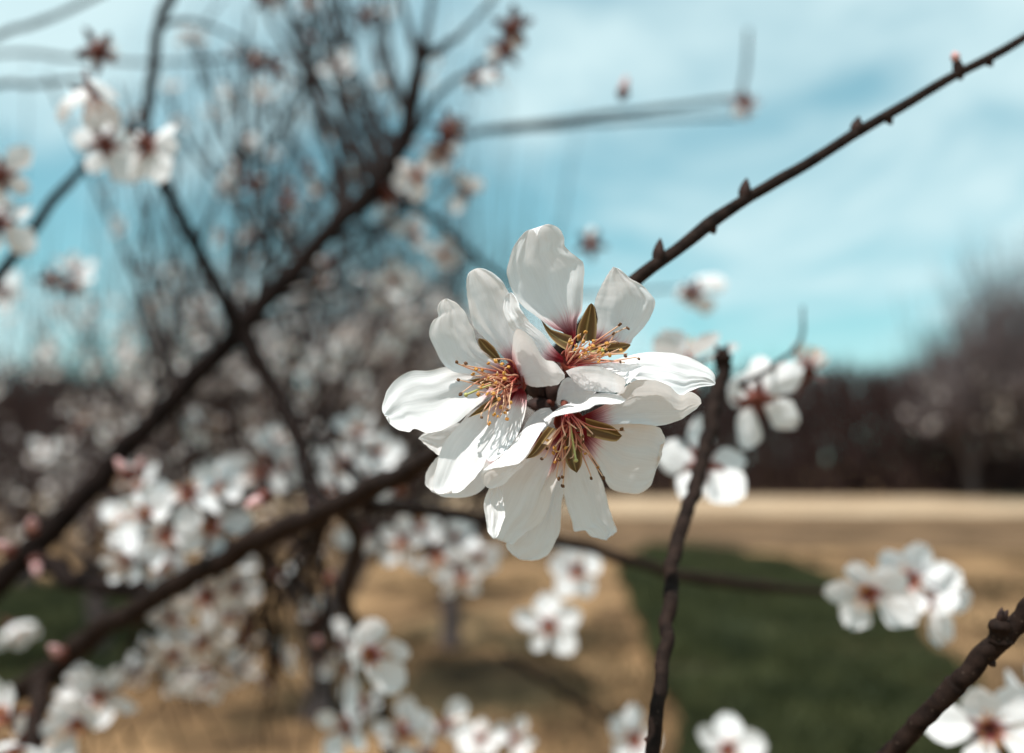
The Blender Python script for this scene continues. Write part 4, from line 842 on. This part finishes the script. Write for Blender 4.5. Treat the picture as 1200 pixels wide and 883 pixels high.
ANCHOR = {  # a thing one can find, and where it is; blossoms of a group are told apart by their order from it
    'blossoms low on the dropping twig': ('soft white blossom in the low row', 'from the forked trunk', 370, 850),
    'blossoms under the level twig': ('grey-white blossom hanging under the level twig', 'from the sharp cluster', 620, 640),
    'blossoms above the branch': ('dim white blossom crowded above the branch', 'from the sharp cluster', 545, 520),
    'blossoms of the dense left bunch': ('bright white blossom in the dense bunch', 'from the pink buds above it', 155, 553),
    'blossoms hanging below the branch': ('white blossom hanging below the branch', 'from the dense bunch', 215, 655),
    'blossoms on the short stub': ('white blossom at the foot of the branch', 'from the round pink bud', 70, 766),
    'rosy blossoms beside the hanging twig': ('rosy white blossom among buds', 'from the hanging dark twig', 366, 550),
    'pair of brown-eyed blossoms': ('white blossom with a brown eye where two twigs meet', 'from the slanting twig', 62, 236),
    'brown-centred blossoms against the sky': ('brown-centred blossom on the arching twigs', 'from the fork of the diagonal limb', 493, 62),
    'blossoms at the bend of the limb': ('blossom crowded at the bend of the diagonal limb', 'from the bend', 432, 226),
    'blossoms by the slanting twig': ('brown-eyed blossom by the slanting twig', 'from its middle', 30, 282),
    'faint blossoms before the dark wood': ('faint cream blossom before the dark wood', 'from the crotch of the diagonal limb', 282, 386),
    'pink buds on the knotted stub': ('pink flower bud on the dark knotted stub', 'from the dense white bunch', 150, 620),
    'pink buds above the bunch': ('pink flower bud above the dense white bunch', 'from the diagonal limb', 120, 556),
    'pink buds near the hanging twig': ('pink flower bud near the hanging dark twig', 'from its tip', 384, 615),
    'pink buds at the fork': ('pink flower bud by the forked trunk', 'from the level twig', 430, 592)}
for label, group, items in SETS:
    if group in ANCHOR:
        noun, frm, ax_, ay_ = ANCHOR[group]
        items = sorted(items, key=lambda t: (t[1] - ax_) ** 2 + (t[2] - ay_) ** 2)
    for k, it in enumerate(items):
        lb = label if group not in ANCHOR else '%s, %s %s' % (noun, ORD[k], 'to' + frm[4:] if k == 0 else frm)
        place(it[0], it[1], it[2], it[3] * (.86 if group in ANCHOR and it[0] != 'bud' else 1), it[4], lb, group, it[5] if len(it) > 5 else None)

r5 = random.Random(19)
def cam_px(p):
    v = p - CAMPOS; d = v.dot(AX_F); return 600 + v.dot(AX_R) / d * FPX, 441.5 - v.dot(AX_U) / d * FPX, d
spots = [p for p in TWIG_SPOTS if (lambda c: -20 < c[0] < 660 and -20 < c[1] < 800 and c[2] > .8)(cam_px(p))]
r5.shuffle(spots); kept = []
for p in spots:
    c = cam_px(p)
    if any((c[0] - q[0]) ** 2 + (c[1] - q[1]) ** 2 < 26 ** 2 for q in kept): continue
    kept.append(c)
    if len(kept) > 112: break
for c in kept:
    low = c[1] > 230
    kind = r5.choice(['cup', 'open', 'cup', 'bell', 'spent', 'open'] if low else ['spent', 'cup', 'cup', 'bud', 'spent', 'bell'])
    f = (r5.uniform(-.8, .8), r5.uniform(-.7, .8), r5.uniform(-.9, .9))
    lab = {'spent': 'small brown withered blossom on the fine twigs behind the diagonal limb', 'bud': 'tiny pink bud on the fine twigs behind the diagonal limb', 'bell': 'small half-closed pale blossom on the fine twigs behind the diagonal limb', 'cup': 'small cupped white blossom on the fine twigs behind the diagonal limb', 'open': 'small open white blossom on the fine twigs behind the diagonal limb'}[kind]
    place(kind, c[0], c[1], (.0125 if kind == 'bud' else .046) * FPX / c[2], f, lab, 'blossoms on the fine twigs')

def drop(o):
    for ch in list(o.children): drop(ch)
    bpy.data.objects.remove(o)
for o in PROTOS.values(): drop(o)
